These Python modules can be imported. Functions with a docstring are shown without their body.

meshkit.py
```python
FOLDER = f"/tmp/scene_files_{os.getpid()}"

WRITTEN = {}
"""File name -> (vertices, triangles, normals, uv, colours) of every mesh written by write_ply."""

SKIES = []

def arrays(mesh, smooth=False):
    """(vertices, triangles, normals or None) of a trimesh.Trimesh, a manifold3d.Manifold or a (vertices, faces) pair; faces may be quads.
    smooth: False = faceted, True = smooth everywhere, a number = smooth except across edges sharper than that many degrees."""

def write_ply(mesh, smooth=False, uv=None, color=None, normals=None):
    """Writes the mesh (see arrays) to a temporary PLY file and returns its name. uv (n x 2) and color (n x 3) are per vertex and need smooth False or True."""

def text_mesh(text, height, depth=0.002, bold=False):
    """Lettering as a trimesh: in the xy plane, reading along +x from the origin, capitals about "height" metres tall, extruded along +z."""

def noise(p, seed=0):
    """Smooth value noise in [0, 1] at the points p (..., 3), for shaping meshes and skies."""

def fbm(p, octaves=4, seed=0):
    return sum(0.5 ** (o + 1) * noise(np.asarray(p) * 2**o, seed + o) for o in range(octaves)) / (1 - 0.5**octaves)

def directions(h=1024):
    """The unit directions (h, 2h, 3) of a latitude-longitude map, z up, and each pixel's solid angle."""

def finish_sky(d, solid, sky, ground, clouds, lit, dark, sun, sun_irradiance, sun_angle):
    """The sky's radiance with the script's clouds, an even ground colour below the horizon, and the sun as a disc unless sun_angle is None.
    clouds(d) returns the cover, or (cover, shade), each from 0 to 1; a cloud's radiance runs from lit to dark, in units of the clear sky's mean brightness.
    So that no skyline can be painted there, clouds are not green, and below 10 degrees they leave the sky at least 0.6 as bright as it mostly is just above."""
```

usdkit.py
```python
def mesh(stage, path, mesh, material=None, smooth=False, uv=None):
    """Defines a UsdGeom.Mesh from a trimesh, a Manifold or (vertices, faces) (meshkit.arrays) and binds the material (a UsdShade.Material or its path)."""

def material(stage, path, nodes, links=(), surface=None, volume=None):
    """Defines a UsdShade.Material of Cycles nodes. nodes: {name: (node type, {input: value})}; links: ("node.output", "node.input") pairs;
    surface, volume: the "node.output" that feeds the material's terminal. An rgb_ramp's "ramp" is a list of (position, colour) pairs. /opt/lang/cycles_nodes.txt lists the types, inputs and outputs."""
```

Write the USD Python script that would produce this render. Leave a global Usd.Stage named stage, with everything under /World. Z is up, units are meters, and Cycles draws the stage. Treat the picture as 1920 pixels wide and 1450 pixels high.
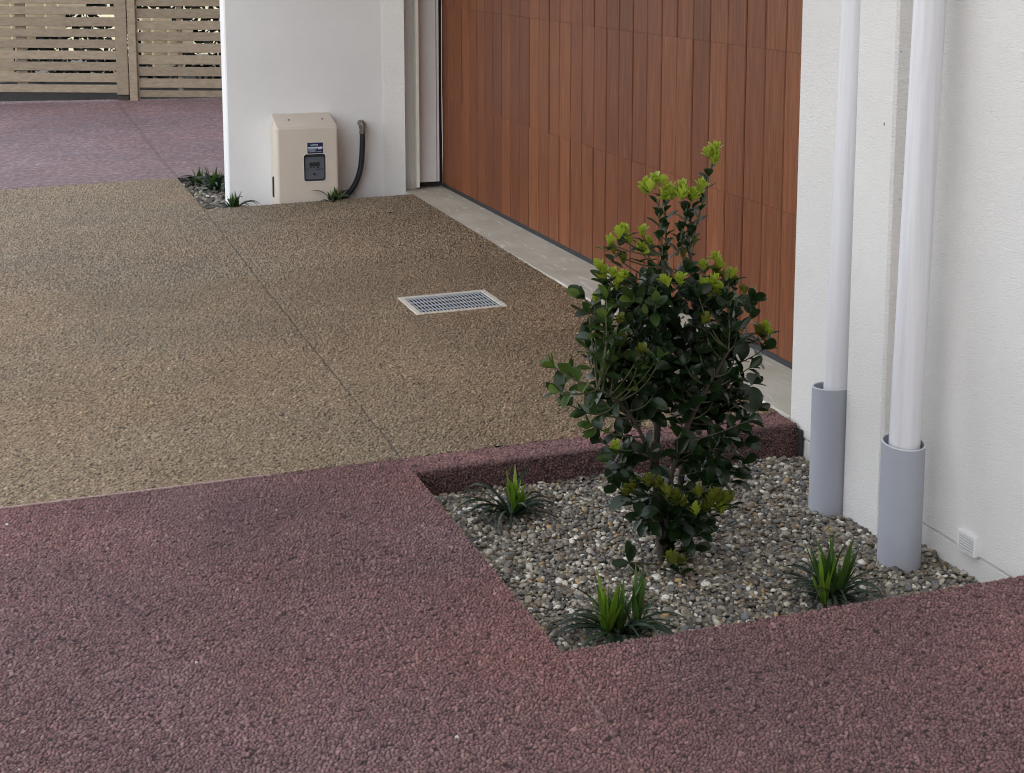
import math
import numpy as np
import trimesh
import manifold3d as m3
from scipy.spatial import cKDTree
from shapely.geometry import Polygon, Point
import usdkit
import meshkit
from pxr import Gf, Sdf, Usd, UsdGeom, UsdLux, UsdShade, Vt

# ------------------------------------------------------------------ camera, sky, sun, exposure
stage = Usd.Stage.CreateInMemory()
UsdGeom.Xform.Define(stage, "/World")
UsdGeom.Scope.Define(stage, "/World/Looks")
SUN_EL, SUN_XY = math.radians(50), (0.80, 0.60)          # towards the sun: behind the house
SUN_INT, SKY_STR, EXPOSURE = 1.0, 0.12, 1.55
FOC = 3032.095                                              # pixels of the 1920 px wide photograph
HEYE = 1.6


def unit(v):
    v = np.asarray(v, float)
    return v / np.linalg.norm(v)


CXP, CYP = 960.0, 400.0
dY = unit([-30 - CXP, -101 - CYP, FOC])
dX = unit([10500 - CXP, -101 - CYP, FOC])
dD = np.cross(dX, dY)
dD = dD if dD[1] > 0 else -dD
RW = np.stack([dX, dY, -dD])
EYE = np.array([0, 0, HEYE])
cam = UsdGeom.Camera.Define(stage, "/World/camera")
right, up, fwd = RW[:, 0], -RW[:, 1], RW[:, 2]
M = Gf.Matrix4d(1)
for r_, v_ in enumerate((right, up, -fwd, EYE)):
    M.SetRow3(r_, Gf.Vec3d(*map(float, v_)))
cam.AddTransformOp().Set(M)
cam.CreateHorizontalApertureAttr(36.0)
cam.CreateVerticalApertureAttr(36.0 * 773 / 1024)
cam.CreateFocalLengthAttr(36.0 * FOC / 1920)
cam.CreateVerticalApertureOffsetAttr(-36.0 * (725 - CYP) / 1920)
cam.CreateClippingRangeAttr(Gf.Vec2f(0.05, 500))
cam.GetPrim().CreateAttribute("exposure", Sdf.ValueTypeNames.Float).Set(EXPOSURE)

sky_m = usdkit.material(stage, "/World/Looks/sky_look", {
    "sky": ("sky_texture", {"sky_type": "single_scattering", "sun_disc": False, "sun_elevation": SUN_EL,
                            "sun_rotation": math.atan2(*SUN_XY), "aerosol_density": 2.0}),
    "tc": ("texture_coordinate", {}),
    "mp": ("mapping", {"scale": (1, 1, 2.2)}),
    "n": ("noise_texture", {"scale": 2.3, "detail": 6, "roughness": 0.55}),
    "r": ("rgb_ramp", {"ramp": [(0.30, (0.35,) * 3), (0.6, (0.95,) * 3)]}),
    "mx": ("mix_color", {"b": (4.42, 4.5, 4.62), "use_clamp": False}),
    "bg": ("background_shader", {"strength": SKY_STR})},
    [("tc.generated", "mp.vector"), ("mp.vector", "n.vector"), ("n.fac", "r.fac"), ("sky.color", "mx.a"),
     ("r.color", "mx.fac"), ("mx.result", "bg.color")], surface="bg.background")
dome = UsdLux.DomeLight.Define(stage, "/World/sky")
UsdShade.MaterialBindingAPI.Apply(dome.GetPrim()).Bind(sky_m)
dome.GetPrim().SetCustomDataByKey("kind", "structure")
sun = UsdLux.DistantLight.Define(stage, "/World/sun")
sun.CreateNormalizeAttr(True)
sun.CreateIntensityAttr(SUN_INT)
sun.CreateAngleAttr(0.5)
sun.CreateColorAttr(Gf.Vec3f(1.0, 0.93, 0.82))
zs = np.array([SUN_XY[0] * math.cos(SUN_EL), SUN_XY[1] * math.cos(SUN_EL), math.sin(SUN_EL)])
xs = unit(np.cross([0, 0, 1], zs))
ys = np.cross(zs, xs)
Ms = Gf.Matrix4d(1)
for r_, v_ in enumerate((xs, ys, zs)):
    Ms.SetRow3(r_, Gf.Vec3d(*map(float, v_)))
sun.AddTransformOp().Set(Ms)


# ------------------------------------------------------------------ helpers
def ray(u, v):
    return RW @ np.array([(u - CXP) / FOC, (v - CYP) / FOC, 1.0])


def ony(u, v, y):
    r = ray(u, v)
    return EYE + r * (y / r[1])


def onx(u, v, x):
    r = ray(u, v)
    return EYE + r * (x / r[0])


def onz(u, v, z=0.0):
    r = ray(u, v)
    return EYE + r * ((z - HEYE) / r[2])


def ground_z(x, y):
    """The drive falls gently away from the garage."""
    x, y = np.asarray(x, float), np.asarray(y, float)
    rise = 0.02 * np.clip((y - 7.0) / 3.0, 0, 1) * np.clip((13 - y) / 2.5, 0, 1)
    return -0.012 - 0.025 * (2.58 - np.minimum(x, 2.58)) + rise


def on_ground(u, v):
    z = -0.03
    for _ in range(6):
        p = onz(u, v, z)
        z = float(ground_z(p[0], p[1]))
    return onz(u, v, z)


COUNT = {}


def numbered(parent, name):
    k = (parent, name)
    n = COUNT.get(k, 0)
    COUNT[k] = n + 1
    return f"{parent}/{name}" + (f"_{n:03d}" if n else "")


def tag(prim, label=None, cat=None, group=None, kind=None):
    for k, v in (("label", label), ("category", cat), ("group", group), ("kind", kind)):
        if v:
            prim.SetCustomDataByKey(k, v)
    return prim


def thing(name, label, cat, loc=(0, 0, 0), rotz=0.0, group=None):
    x = UsdGeom.Xform.Define(stage, numbered("/World", name))
    x.AddTranslateOp().Set(Gf.Vec3d(*map(float, loc)))
    if rotz:
        x.AddRotateZOp().Set(float(rotz))
    return tag(x.GetPrim(), label, cat, group)


ORIGIN = {}


def obj(name, mesh, mat, parent=None, smooth=False, label=None, cat=None, kind=None, origin=None, col=None, group=None):
    """One Mesh prim. origin: world position subtracted when the parent Xform stands there."""
    base = parent.GetPath().pathString if parent is not None else "/World"
    if origin is not None:
        v, f, n = meshkit.arrays(mesh, smooth)
        mesh = trimesh.Trimesh(v - np.asarray(origin), f, process=False)
    g = usdkit.mesh(stage, numbered(base, name), mesh, mat, smooth=smooth)
    if col is not None:
        pv = UsdGeom.PrimvarsAPI(g).CreatePrimvar("stone", Sdf.ValueTypeNames.Color3fArray, "vertex")
        pv.Set(Vt.Vec3fArray.FromNumpy(np.asarray(col, np.float32)))
    return tag(g.GetPrim(), label, cat, group, kind)


def box(x0, x1, y0, y1, z0, z1):
    b = trimesh.creation.box((x1 - x0, y1 - y0, z1 - z0))
    b.apply_translation(((x0 + x1) / 2, (y0 + y1) / 2, (z0 + z1) / 2))
    return b


def bbox(x0, x1, y0, y1, z0, z1, c=0.003):
    """Box with chamfered edges (44 triangles)."""
    pts = []
    for sx, (xa, xb) in ((0, (x0, x1)), (1, (x0, x1))):
        for sy in (0, 1):
            for sz in (0, 1):
                X = (x0, x1)[sx]; Y = (y0, y1)[sy]; Z = (z0, z1)[sz]
                ex, ey, ez = (1, -1)[sx] * c, (1, -1)[sy] * c, (1, -1)[sz] * c
                pts += [(X + ex, Y + ey, Z), (X + ex, Y, Z + ez), (X, Y + ey, Z + ez)]
    return trimesh.Trimesh(*hull(pts), process=False)


def hull(pts):
    h = m3.Manifold.hull_points([tuple(map(float, p)) for p in pts]).to_mesh()
    return h.vert_properties[:, :3].astype(float), h.tri_verts.astype(int)


def cat_(ms):
    return trimesh.util.concatenate(ms)


def tube(path, radii, n=12, cap=True):
    path = np.asarray(path, float)
    radii = np.broadcast_to(np.asarray(radii, float), (len(path),))
    t = np.gradient(path, axis=0)
    t /= np.linalg.norm(t, axis=1, keepdims=True)
    ref = np.array([0.0, 1.0, 0.0]) if abs(t[0][1]) < 0.8 else np.array([1.0, 0, 0])
    V, Fc = [], []
    a = np.linspace(0, 2 * np.pi, n, endpoint=False)
    for p, d, r in zip(path, t, radii):
        u = unit(np.cross(d, ref)); w = np.cross(d, u)
        V.append(p + r * (np.cos(a)[:, None] * u + np.sin(a)[:, None] * w))
    V = np.concatenate(V)
    for i in range(len(path) - 1):
        for k in range(n):
            k2 = (k + 1) % n
            A, B, C, D = i * n + k, i * n + k2, (i + 1) * n + k2, (i + 1) * n + k
            Fc += [(A, C, B), (A, D, C)]
    if cap:
        V = np.vstack([V, path[0], path[-1]])
        c0, c1 = len(V) - 2, len(V) - 1
        for k in range(n):
            k2 = (k + 1) % n
            Fc += [(c0, k, k2), (c1, (len(path) - 1) * n + k2, (len(path) - 1) * n + k)]
    return trimesh.Trimesh(V, np.array(Fc), process=False)


def spline(pts, n):
    pts = np.asarray(pts, float)
    from scipy.interpolate import CubicSpline
    s = np.r_[0, np.cumsum(np.linalg.norm(np.diff(pts, axis=0), axis=1))]
    return CubicSpline(s, pts)(np.linspace(0, s[-1], n))


# ------------------------------------------------------------------ materials
def mat(name, nodes, links, surface="p.BSDF"):
    return usdkit.material(stage, f"/World/Looks/{name}", nodes, links, surface=surface)


def plain(name, color, rough=0.5, metal=0.0, var=0.12, scale=30, bump=0.0, bscale=200, spec=0.5):
    c = np.array(color)
    nodes = {"g": ("geometry", {}), "n": ("noise_texture", {"scale": scale, "detail": 5}),
             "r": ("rgb_ramp", {"ramp": [(0.3, tuple(c * (1 - var))), (0.7, tuple(np.minimum(c * (1 + var), 1)))]}),
             "p": ("principled_bsdf", {"roughness": rough, "metallic": metal, "specular_ior_level": spec})}
    links = [("g.position", "n.vector"), ("n.fac", "r.fac"), ("r.color", "p.base_color")]
    if bump:
        nodes["bn"] = ("noise_texture", {"scale": bscale, "detail": 4})
        nodes["b"] = ("bump", {"strength": 1.0, "distance": bump})
        links += [("g.position", "bn.vector"), ("bn.fac", "b.height"), ("b.normal", "p.normal")]
    return mat(name, nodes, links)


def plaster(name, color, scale=70, dist=0.004, stretch=(1, 1, 2.6)):
    c = np.array(color)
    return mat(name, {
        "g": ("geometry", {}), "m": ("mapping", {"scale": stretch}),
        "n": ("noise_texture", {"scale": 1.1, "detail": 6, "roughness": 0.6}),
        "r": ("rgb_ramp", {"ramp": [(0.35, tuple(c * 0.94)), (0.68, tuple(c * 1.03))]}),
        "t": ("noise_texture", {"scale": scale, "detail": 3, "roughness": 0.55, "distortion": 1.2}),
        "t2": ("noise_texture", {"scale": 420, "detail": 2}),
        "ad": ("math", {"math_type": "multiply_add", "value2": 0.25}),
        "b": ("bump", {"strength": 0.8, "distance": dist}),
        "p": ("principled_bsdf", {"roughness": 0.75, "specular_ior_level": 0.3})},
        [("g.position", "m.vector"), ("m.vector", "t.vector"), ("g.position", "n.vector"), ("g.position", "t2.vector"), ("n.fac", "r.fac"),
         ("t2.fac", "ad.value1"), ("t.fac", "ad.value3"), ("ad.value", "b.height"), ("b.normal", "p.normal"), ("r.color", "p.base_color")])


M_wall = plaster("render_plaster", (0.78, 0.755, 0.725), dist=0.007)
M_wing = plaster("smooth_plaster", (0.84, 0.835, 0.83), scale=45, dist=0.0015, stretch=(1, 1, 1))
M_jamb = plain("jamb_paint", (0.80, 0.785, 0.78), 0.45, var=0.03, scale=8)
M_sill = mat("sill_concrete", {
    "g": ("geometry", {}), "m": ("mapping", {"scale": (9, 1.5, 9)}),
    "n": ("noise_texture", {"scale": 3.0, "detail": 7, "roughness": 0.65}),
    "n2": ("noise_texture", {"scale": 1.8, "detail": 8, "roughness": 0.7, "distortion": 1.5}),
    "r": ("rgb_ramp", {"ramp": [(0.3, (0.48, 0.455, 0.375)), (0.6, (0.62, 0.59, 0.50)), (0.8, (0.70, 0.67, 0.59))]}),
    "r2": ("rgb_ramp", {"ramp": [(0.57, (0,) * 3), (0.62, (0.8,) * 3)]}),
    "mx": ("mix_color", {"b": (0.80, 0.78, 0.74)}),
    "t": ("noise_texture", {"scale": 160, "detail": 4}),
    "b": ("bump", {"strength": 0.5, "distance": 0.003}),
    "p": ("principled_bsdf", {"roughness": 0.7})},
    [("g.position", "m.vector"), ("m.vector", "n2.vector"), ("g.position", "n.vector"), ("n.fac", "r.fac"), ("n2.fac", "r2.fac"),
     ("r.color", "mx.a"), ("r2.color", "mx.fac"), ("mx.result", "p.base_color"), ("g.position", "t.vector"), ("t.fac", "b.height"), ("b.normal", "p.normal")])
M_wood = mat("cedar", {
    "g": ("geometry", {}), "o": ("object_info", {}), "at": ("attribute", {"attribute": "stone"}), "bw": ("separate_color", {}),
    "off": ("math", {"math_type": "multiply", "value2": 37.0}),
    "cx": ("combine_xyz", {}), "va": ("vector_math", {"math_type": "add"}),
    "m": ("mapping", {"scale": (26, 26, 1.5)}),
    "n": ("noise_texture", {"scale": 1.6, "detail": 6, "roughness": 0.6, "distortion": 1.6}),
    "m2": ("mapping", {"scale": (260, 260, 4.0)}),
    "n2": ("noise_texture", {"scale": 1.0, "detail": 3}),
    "r": ("rgb_ramp", {"ramp": [(0.25, (0.102, 0.0310, 0.0128)), (0.5, (0.160, 0.0510, 0.0200)), (0.75, (0.240, 0.083, 0.031))]}),
    "ro": ("rgb_ramp", {"ramp": [(0.0, (0.74, 0.71, 0.70)), (0.35, (0.94, 0.92, 0.91)), (0.7, (1.0, 1.0, 1.0)), (1.0, (1.24, 1.27, 1.22))]}),
    "mul": ("mix_color", {"blend_type": "multiply", "fac": 1.0, "use_clamp": False}),
    "rg": ("rgb_ramp", {"ramp": [(0.35, (0.66, 0.63, 0.60)), (0.62, (1.12, 1.12, 1.12))]}),
    "mul2": ("mix_color", {"blend_type": "multiply", "fac": 0.8, "use_clamp": False}),
    "b": ("bump", {"strength": 0.35, "distance": 0.0015}),
    "p": ("principled_bsdf", {"roughness": 0.45, "specular_ior_level": 0.25})},
    [("o.random", "off.value1"), ("off.value", "cx.x"), ("off.value", "cx.z"), ("g.position", "va.vector1"), ("cx.vector", "va.vector2"),
     ("va.vector", "m.vector"), ("m.vector", "n.vector"), ("va.vector", "m2.vector"), ("m2.vector", "n2.vector"), ("n.fac", "r.fac"),
     ("at.color", "bw.color"), ("bw.r", "ro.fac"), ("r.color", "mul.a"), ("ro.color", "mul.b"), ("n2.fac", "rg.fac"), ("mul.result", "mul2.a"), ("rg.color", "mul2.b"),
     ("mul2.result", "p.base_color"), ("n2.fac", "b.height"), ("b.normal", "p.normal")])
M_fence = mat("pale_timber", {
    "g": ("geometry", {}), "o": ("object_info", {}),
    "off": ("math", {"math_type": "multiply", "value2": 19.0}), "cx": ("combine_xyz", {}), "va": ("vector_math", {"math_type": "add"}),
    "m": ("mapping", {"scale": (1.2, 20, 30)}),
    "n": ("noise_texture", {"scale": 1.5, "detail": 5, "roughness": 0.6, "distortion": 0.6}),
    "r": ("rgb_ramp", {"ramp": [(0.25, (0.225, 0.175, 0.120)), (0.55, (0.32, 0.255, 0.18)), (0.8, (0.38, 0.31, 0.225))]}),
    "ro": ("rgb_ramp", {"ramp": [(0.0, (0.82, 0.80, 0.78)), (1.0, (1.12, 1.1, 1.08))]}),
    "mul": ("mix_color", {"blend_type": "multiply", "fac": 1.0, "use_clamp": False}),
    "p": ("principled_bsdf", {"roughness": 0.7})},
    [("o.random", "off.value1"), ("off.value", "cx.x"), ("off.value", "cx.z"), ("g.position", "va.vector1"), ("cx.vector", "va.vector2"), ("va.vector", "m.vector"), ("m.vector", "n.vector"), ("n.fac", "r.fac"), ("o.random", "ro.fac"),
     ("r.color", "mul.a"), ("ro.color", "mul.b"), ("mul.result", "p.base_color")])
M_stone = mat("aggregate", {
    "a": ("attribute", {"attribute": "stone"}), "g": ("geometry", {}),
    "n": ("noise_texture", {"scale": 700, "detail": 3}),
    "b": ("bump", {"strength": 0.4, "distance": 0.001}),
    "p": ("principled_bsdf", {"roughness": 0.62, "specular_ior_level": 0.4})},
    [("a.color", "p.base_color"), ("g.position", "n.vector"), ("n.fac", "b.height"), ("b.normal", "p.normal")])
M_black = plain("black_rubber", (0.015, 0.015, 0.017), 0.6)
M_pipe = mat("white_pipe", {
    "g": ("geometry", {}), "m": ("mapping", {"scale": (60, 60, 1.2)}),
    "n": ("noise_texture", {"scale": 1.0, "detail": 5, "roughness": 0.6}),
    "r": ("rgb_ramp", {"ramp": [(0.3, (0.60, 0.595, 0.615)), (0.6, (0.70, 0.695, 0.715))]}),
    "p": ("principled_bsdf", {"roughness": 0.32})},
    [("g.position", "m.vector"), ("m.vector", "n.vector"), ("n.fac", "r.fac"), ("r.color", "p.base_color")])
M_sleeve = plain("grey_pvc", (0.35, 0.365, 0.41), 0.6, var=0.04, scale=6)
M_rim = plain("cut_pvc", (0.60, 0.62, 0.66), 0.5, var=0.05)
M_galv = plain("galvanised", (0.44, 0.47, 0.50), 0.5, 0.3, var=0.15, scale=60)
M_galvf = plain("grate_frame", (0.66, 0.62, 0.54), 0.6, 0.0, var=0.12, scale=40)
M_dark = plain("dark_void", (0.012, 0.012, 0.013), 0.8)
M_box = plain("beige_powdercoat", (0.65, 0.575, 0.49), 0.45, var=0.03, scale=7)
M_panel = plain("control_panel", (0.095, 0.105, 0.125), 0.4, var=0.1, scale=30)
M_frame = plain("panel_edge", (0.02, 0.02, 0.03), 0.4)
M_lcd = plain("display_glass", (0.02, 0.025, 0.025), 0.15)
M_navy = plain("label_navy", (0.012, 0.016, 0.06), 0.4)
M_lwhite = plain("label_white", (0.55, 0.60, 0.66), 0.5)
M_lgrey = plain("label_grey", (0.20, 0.25, 0.32), 0.5)
M_lteal = plain("label_teal", (0.22, 0.50, 0.48), 0.5)
M_seal = plain("pale_sealant", (0.66, 0.63, 0.57), 0.6)
M_brass = plain("tap_metal", (0.20, 0.18, 0.155), 0.42, 0.6, var=0.25, scale=120)
M_hose = plain("black_hose", (0.016, 0.018, 0.026), 0.45)
M_soil = plain("soil", (0.045, 0.036, 0.028), 0.95, var=0.4, scale=60, bump=0.01, bscale=90)
M_bark = plain("bark", (0.060, 0.046, 0.034), 0.85, var=0.35, scale=90, bump=0.002, bscale=250)
M_twig = plain("green_twig", (0.062, 0.066, 0.028), 0.6, var=0.25, scale=60)
M_mark = plain("wall_mark", (0.20, 0.18, 0.165), 0.8)
M_vent = plain("vent_plastic", (0.76, 0.755, 0.75), 0.45, var=0.02)
M_cream = plain("cream_board", (0.72, 0.60, 0.40), 0.7, var=0.12, scale=5)
M_ground = plain("lawn_ground", (0.17, 0.16, 0.10), 0.95, var=0.3, scale=2)
M_roof = plain("roof_steel", (0.12, 0.12, 0.125), 0.5)


def leaf_mat(name, dark, light, rough=0.3, trans=0.25, island=True, back=1.6):
    src = "g.random_per_island" if island else "o.random"
    d, l = np.array(dark), np.array(light)
    return mat(name, {
        "g": ("geometry", {}), "o": ("object_info", {}),
        "r": ("rgb_ramp", {"ramp": [(0.0, tuple(d)), (0.6, tuple((d + l) / 2)), (1.0, tuple(l))]}),
        "bk": ("mix_color", {"blend_type": "multiply", "fac": 1.0, "b": (back, back * 0.98, back * 0.85), "use_clamp": False}),
        "mb": ("mix_color", {}),
        "n": ("noise_texture", {"scale": 130, "detail": 2}),
        "b": ("bump", {"strength": 0.25, "distance": 0.0012}),
        "p": ("principled_bsdf", {"roughness": rough, "specular_ior_level": 0.36}),
        "t": ("translucent_bsdf", {}),
        "mx": ("mix_closure", {"fac": trans})},
        [(src, "r.fac"), ("r.color", "bk.a"), ("r.color", "mb.a"), ("bk.result", "mb.b"), ("g.backfacing", "mb.fac"), ("mb.result", "p.base_color"),
         ("bk.result", "t.color"), ("g.position", "n.vector"), ("n.fac", "b.height"), ("b.normal", "p.normal"),
         ("p.BSDF", "mx.closure1"), ("t.BSDF", "mx.closure2")], surface="mx.closure")


ML_dark = leaf_mat("leaf_dark", (0.011, 0.025, 0.008), (0.036, 0.066, 0.016), 0.27, 0.14, island=False)
ML_darki = leaf_mat("leaf_dark_many", (0.011, 0.025, 0.008), (0.036, 0.066, 0.016), 0.27, 0.14, island=True)
ML_hedge = leaf_mat("leaf_hedge", (0.005, 0.010, 0.006), (0.013, 0.024, 0.012), 0.6, 0.05, island=True)
ML_mid = leaf_mat("leaf_mid", (0.045, 0.085, 0.018), (0.085, 0.13, 0.026), 0.32, 0.2, island=False)
ML_new = leaf_mat("leaf_new", (0.30, 0.38, 0.045), (0.58, 0.64, 0.12), 0.4, 0.3, island=True, back=1.2)
ML_olive = leaf_mat("leaf_olive", (0.13, 0.15, 0.024), (0.27, 0.27, 0.04), 0.4, 0.25, island=True, back=1.2)
ML_strap = leaf_mat("strap_dark", (0.009, 0.018, 0.013), (0.026, 0.044, 0.026), 0.35, 0.1, island=False, back=1.3)
ML_strapn = leaf_mat("strap_new", (0.085, 0.17, 0.014), (0.17, 0.28, 0.03), 0.38, 0.3, island=False, back=1.2)
ML_strapm = leaf_mat("strap_mid", (0.030, 0.075, 0.014), (0.065, 0.12, 0.022), 0.38, 0.2, island=False, back=1.2)

# ------------------------------------------------------------------ ground and paving
WX = 2.58            # garage wall face
BX0, BY0, BY1 = 1.215, 3.395, 4.765      # planting bed
SEAM = 4.93
YB, YR = 10.10, 11.63                   # far end of the beige paving by the wall, and on the left
JX = 1.235                              # control joint
WY = 10.38                              # face of the wing wall

FAR = box(-60, 60, -40, 90, -0.75, -0.70)
obj("ground", FAR, M_ground, kind="structure", label="lawn and open ground beyond the drive")


def columns(segs):
    out = []
    for a, b, s in segs:
        out.append(np.arange(a, b - s * 0.5, s))
    out.append([segs[-1][1]])
    return np.concatenate(out)


def stones(x0, x1, y0, y1, pitch, seed):
    rng = np.random.default_rng(seed)
    nx, ny = int((x1 - x0) / pitch) + 3, int((y1 - y0) / (pitch * 0.87)) + 3
    gx, gy = np.meshgrid(np.arange(nx), np.arange(ny))
    drop = rng.random(gx.shape) < 0.16
    px = x0 - pitch + (gx + 0.5 * (gy % 2)) * pitch + rng.uniform(-0.5, 0.5, gx.shape) * pitch
    py = y0 - pitch + gy * pitch * 0.87 + rng.uniform(-0.5, 0.5, gx.shape) * pitch
    p = np.c_[px[~drop], py[~drop]]
    return cKDTree(p), rng.random((len(p), 4)), p


def aggregate_field(X, Y, pitch, amp, seed):
    """Relief and stone number of embedded chips at the points X, Y."""
    tree, rnd, pts = stones(X.min(), X.max(), Y.min(), Y.max(), pitch, seed)
    d, i = tree.query(np.c_[X.ravel(), Y.ravel()], k=2, workers=-1)
    e = np.clip((d[:, 1] - d[:, 0] - 0.12 * pitch) / (pitch * 0.26), 0, 1)
    dome = 1 - (1 - e) ** 2.6
    r = rnd[i[:, 0]]
    off = np.c_[X.ravel(), Y.ravel()] - pts[i[:, 0]]
    tilt = (off[:, 0] * (r[:, 1] - 0.5) + off[:, 1] * (r[:, 2] - 0.5)) / pitch * 1.7
    h = amp * (dome * (0.45 + 0.85 * r[:, 0]) + tilt * dome)
    return h, e, r


def sheet_colours(X, Y, e, r, palette, paste, seed, patch):
    """Each chip has its own tone; the paste between the chips is a darker one; slow patches of wear."""
    pal = np.asarray(palette)
    k = np.clip((r[:, 3] * len(pal)).astype(int), 0, len(pal) - 1)
    c = pal[k] * (0.84 + 0.32 * r[:, 1:2])
    rare = r[:, 2] > 0.9997
    c[rare] = np.array([0.62, 0.58, 0.52])
    w = np.clip(e * 1.5, 0, 1)[:, None]
    c = 1.10 * c * w + np.asarray(paste) * (1 - w)
    P = np.c_[X.ravel(), Y.ravel(), np.zeros(X.size)]
    f = meshkit.fbm(P * 1.3 + 11, 4, seed)[:, None] - 0.5
    f2 = meshkit.fbm(P * 3.7 + 5, 4, seed + 9)[:, None] - 0.5
    tint = meshkit.fbm(P * 1.7 + 31, 3, seed + 4)[:, None] - 0.5
    c = c * (1 + patch * (1.1 * f + 0.6 * f2)) * (1 + tint * np.array([0.30, -0.02, -0.22]) * patch * 1.8)
    return np.clip(c, 0.004, 0.95)


def grid_mesh(xs, ys, keep=None):
    X, Y = np.meshgrid(xs, ys)
    nx, ny = len(xs), len(ys)
    a = (np.arange(ny - 1)[:, None] * nx + np.arange(nx - 1)[None]).ravel()
    if keep is not None:
        cxm = ((X[:-1, :-1] + X[1:, 1:]) / 2).ravel()
        cym = ((Y[:-1, :-1] + Y[1:, 1:]) / 2).ravel()
        a = a[keep(cxm, cym)]
    F = np.vstack([np.c_[a, a + 1, a + nx + 1], np.c_[a, a + nx + 1, a + nx]])
    return X, Y, F


def compact(V, F, C):
    used = np.unique(F)
    m = -np.ones(len(V), int)
    m[used] = np.arange(len(used))
    return V[used], m[F], C[used]


PURPLE = [(0.246, 0.126, 0.126), (0.228, 0.114, 0.117), (0.264, 0.140, 0.134), (0.212, 0.106, 0.109), (0.240, 0.132, 0.121), (0.292, 0.166, 0.152), (0.220, 0.117, 0.121)]
PURPLE_PASTE = (0.036, 0.018, 0.020)
BEIGE = [(0.352, 0.262, 0.166), (0.326, 0.241, 0.152), (0.375, 0.281, 0.182), (0.305, 0.228, 0.146), (0.354, 0.250, 0.164), (0.334, 0.258, 0.172), (0.425, 0.330, 0.225), (0.288, 0.218, 0.146)]
BEIGE_PASTE = (0.050, 0.036, 0.022)


def joint_line(X, Y, p, q, half, wob=0.003, seed=3):
    p, q = np.array(p), np.array(q)
    d = (q - p) / np.linalg.norm(q - p)
    t = (X - p[0]) * d[0] + (Y - p[1]) * d[1]
    s = (X - p[0]) * -d[1] + (Y - p[1]) * d[0]
    w = wob * (meshkit.noise(np.c_[t * 18, t * 0, t * 0], seed) - 0.5) * 2
    k = np.clip(1 - np.abs(s + w) / half, 0, 1)
    k = k * np.clip(0.35 + 1.6 * meshkit.noise(np.c_[X * 23, Y * 23, X * 0], seed + 1), 0, 1)
    return k * ((t > 0) & (t < np.linalg.norm(q - p)))


def paving(name, xs, ys, keep, palette, paste, pitch, amp, seed, label, patch=0.5, joints=()):
    X, Y, F = grid_mesh(xs, ys, keep)
    x, y = X.ravel(), Y.ravel()
    h, e, r = aggregate_field(X, Y, pitch, amp, seed)
    C = sheet_colours(X, Y, e, r, palette, paste, seed, patch)
    Z = ground_z(x, y) + h - amp * 0.7
    for p, q, half, depth, colr, mixv in joints:
        k = joint_line(x, y, p, q, half)
        Z -= k * depth
        k2 = np.clip(k * 2, 0, 1)[:, None] * mixv
        C = C * (1 - k2) + np.asarray(colr) * k2
    V, F, C = compact(np.c_[x, y, Z], F, C)
    return obj(name, trimesh.Trimesh(V, F, process=False), M_stone, smooth=True, label=label, kind="structure", col=C)


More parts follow.
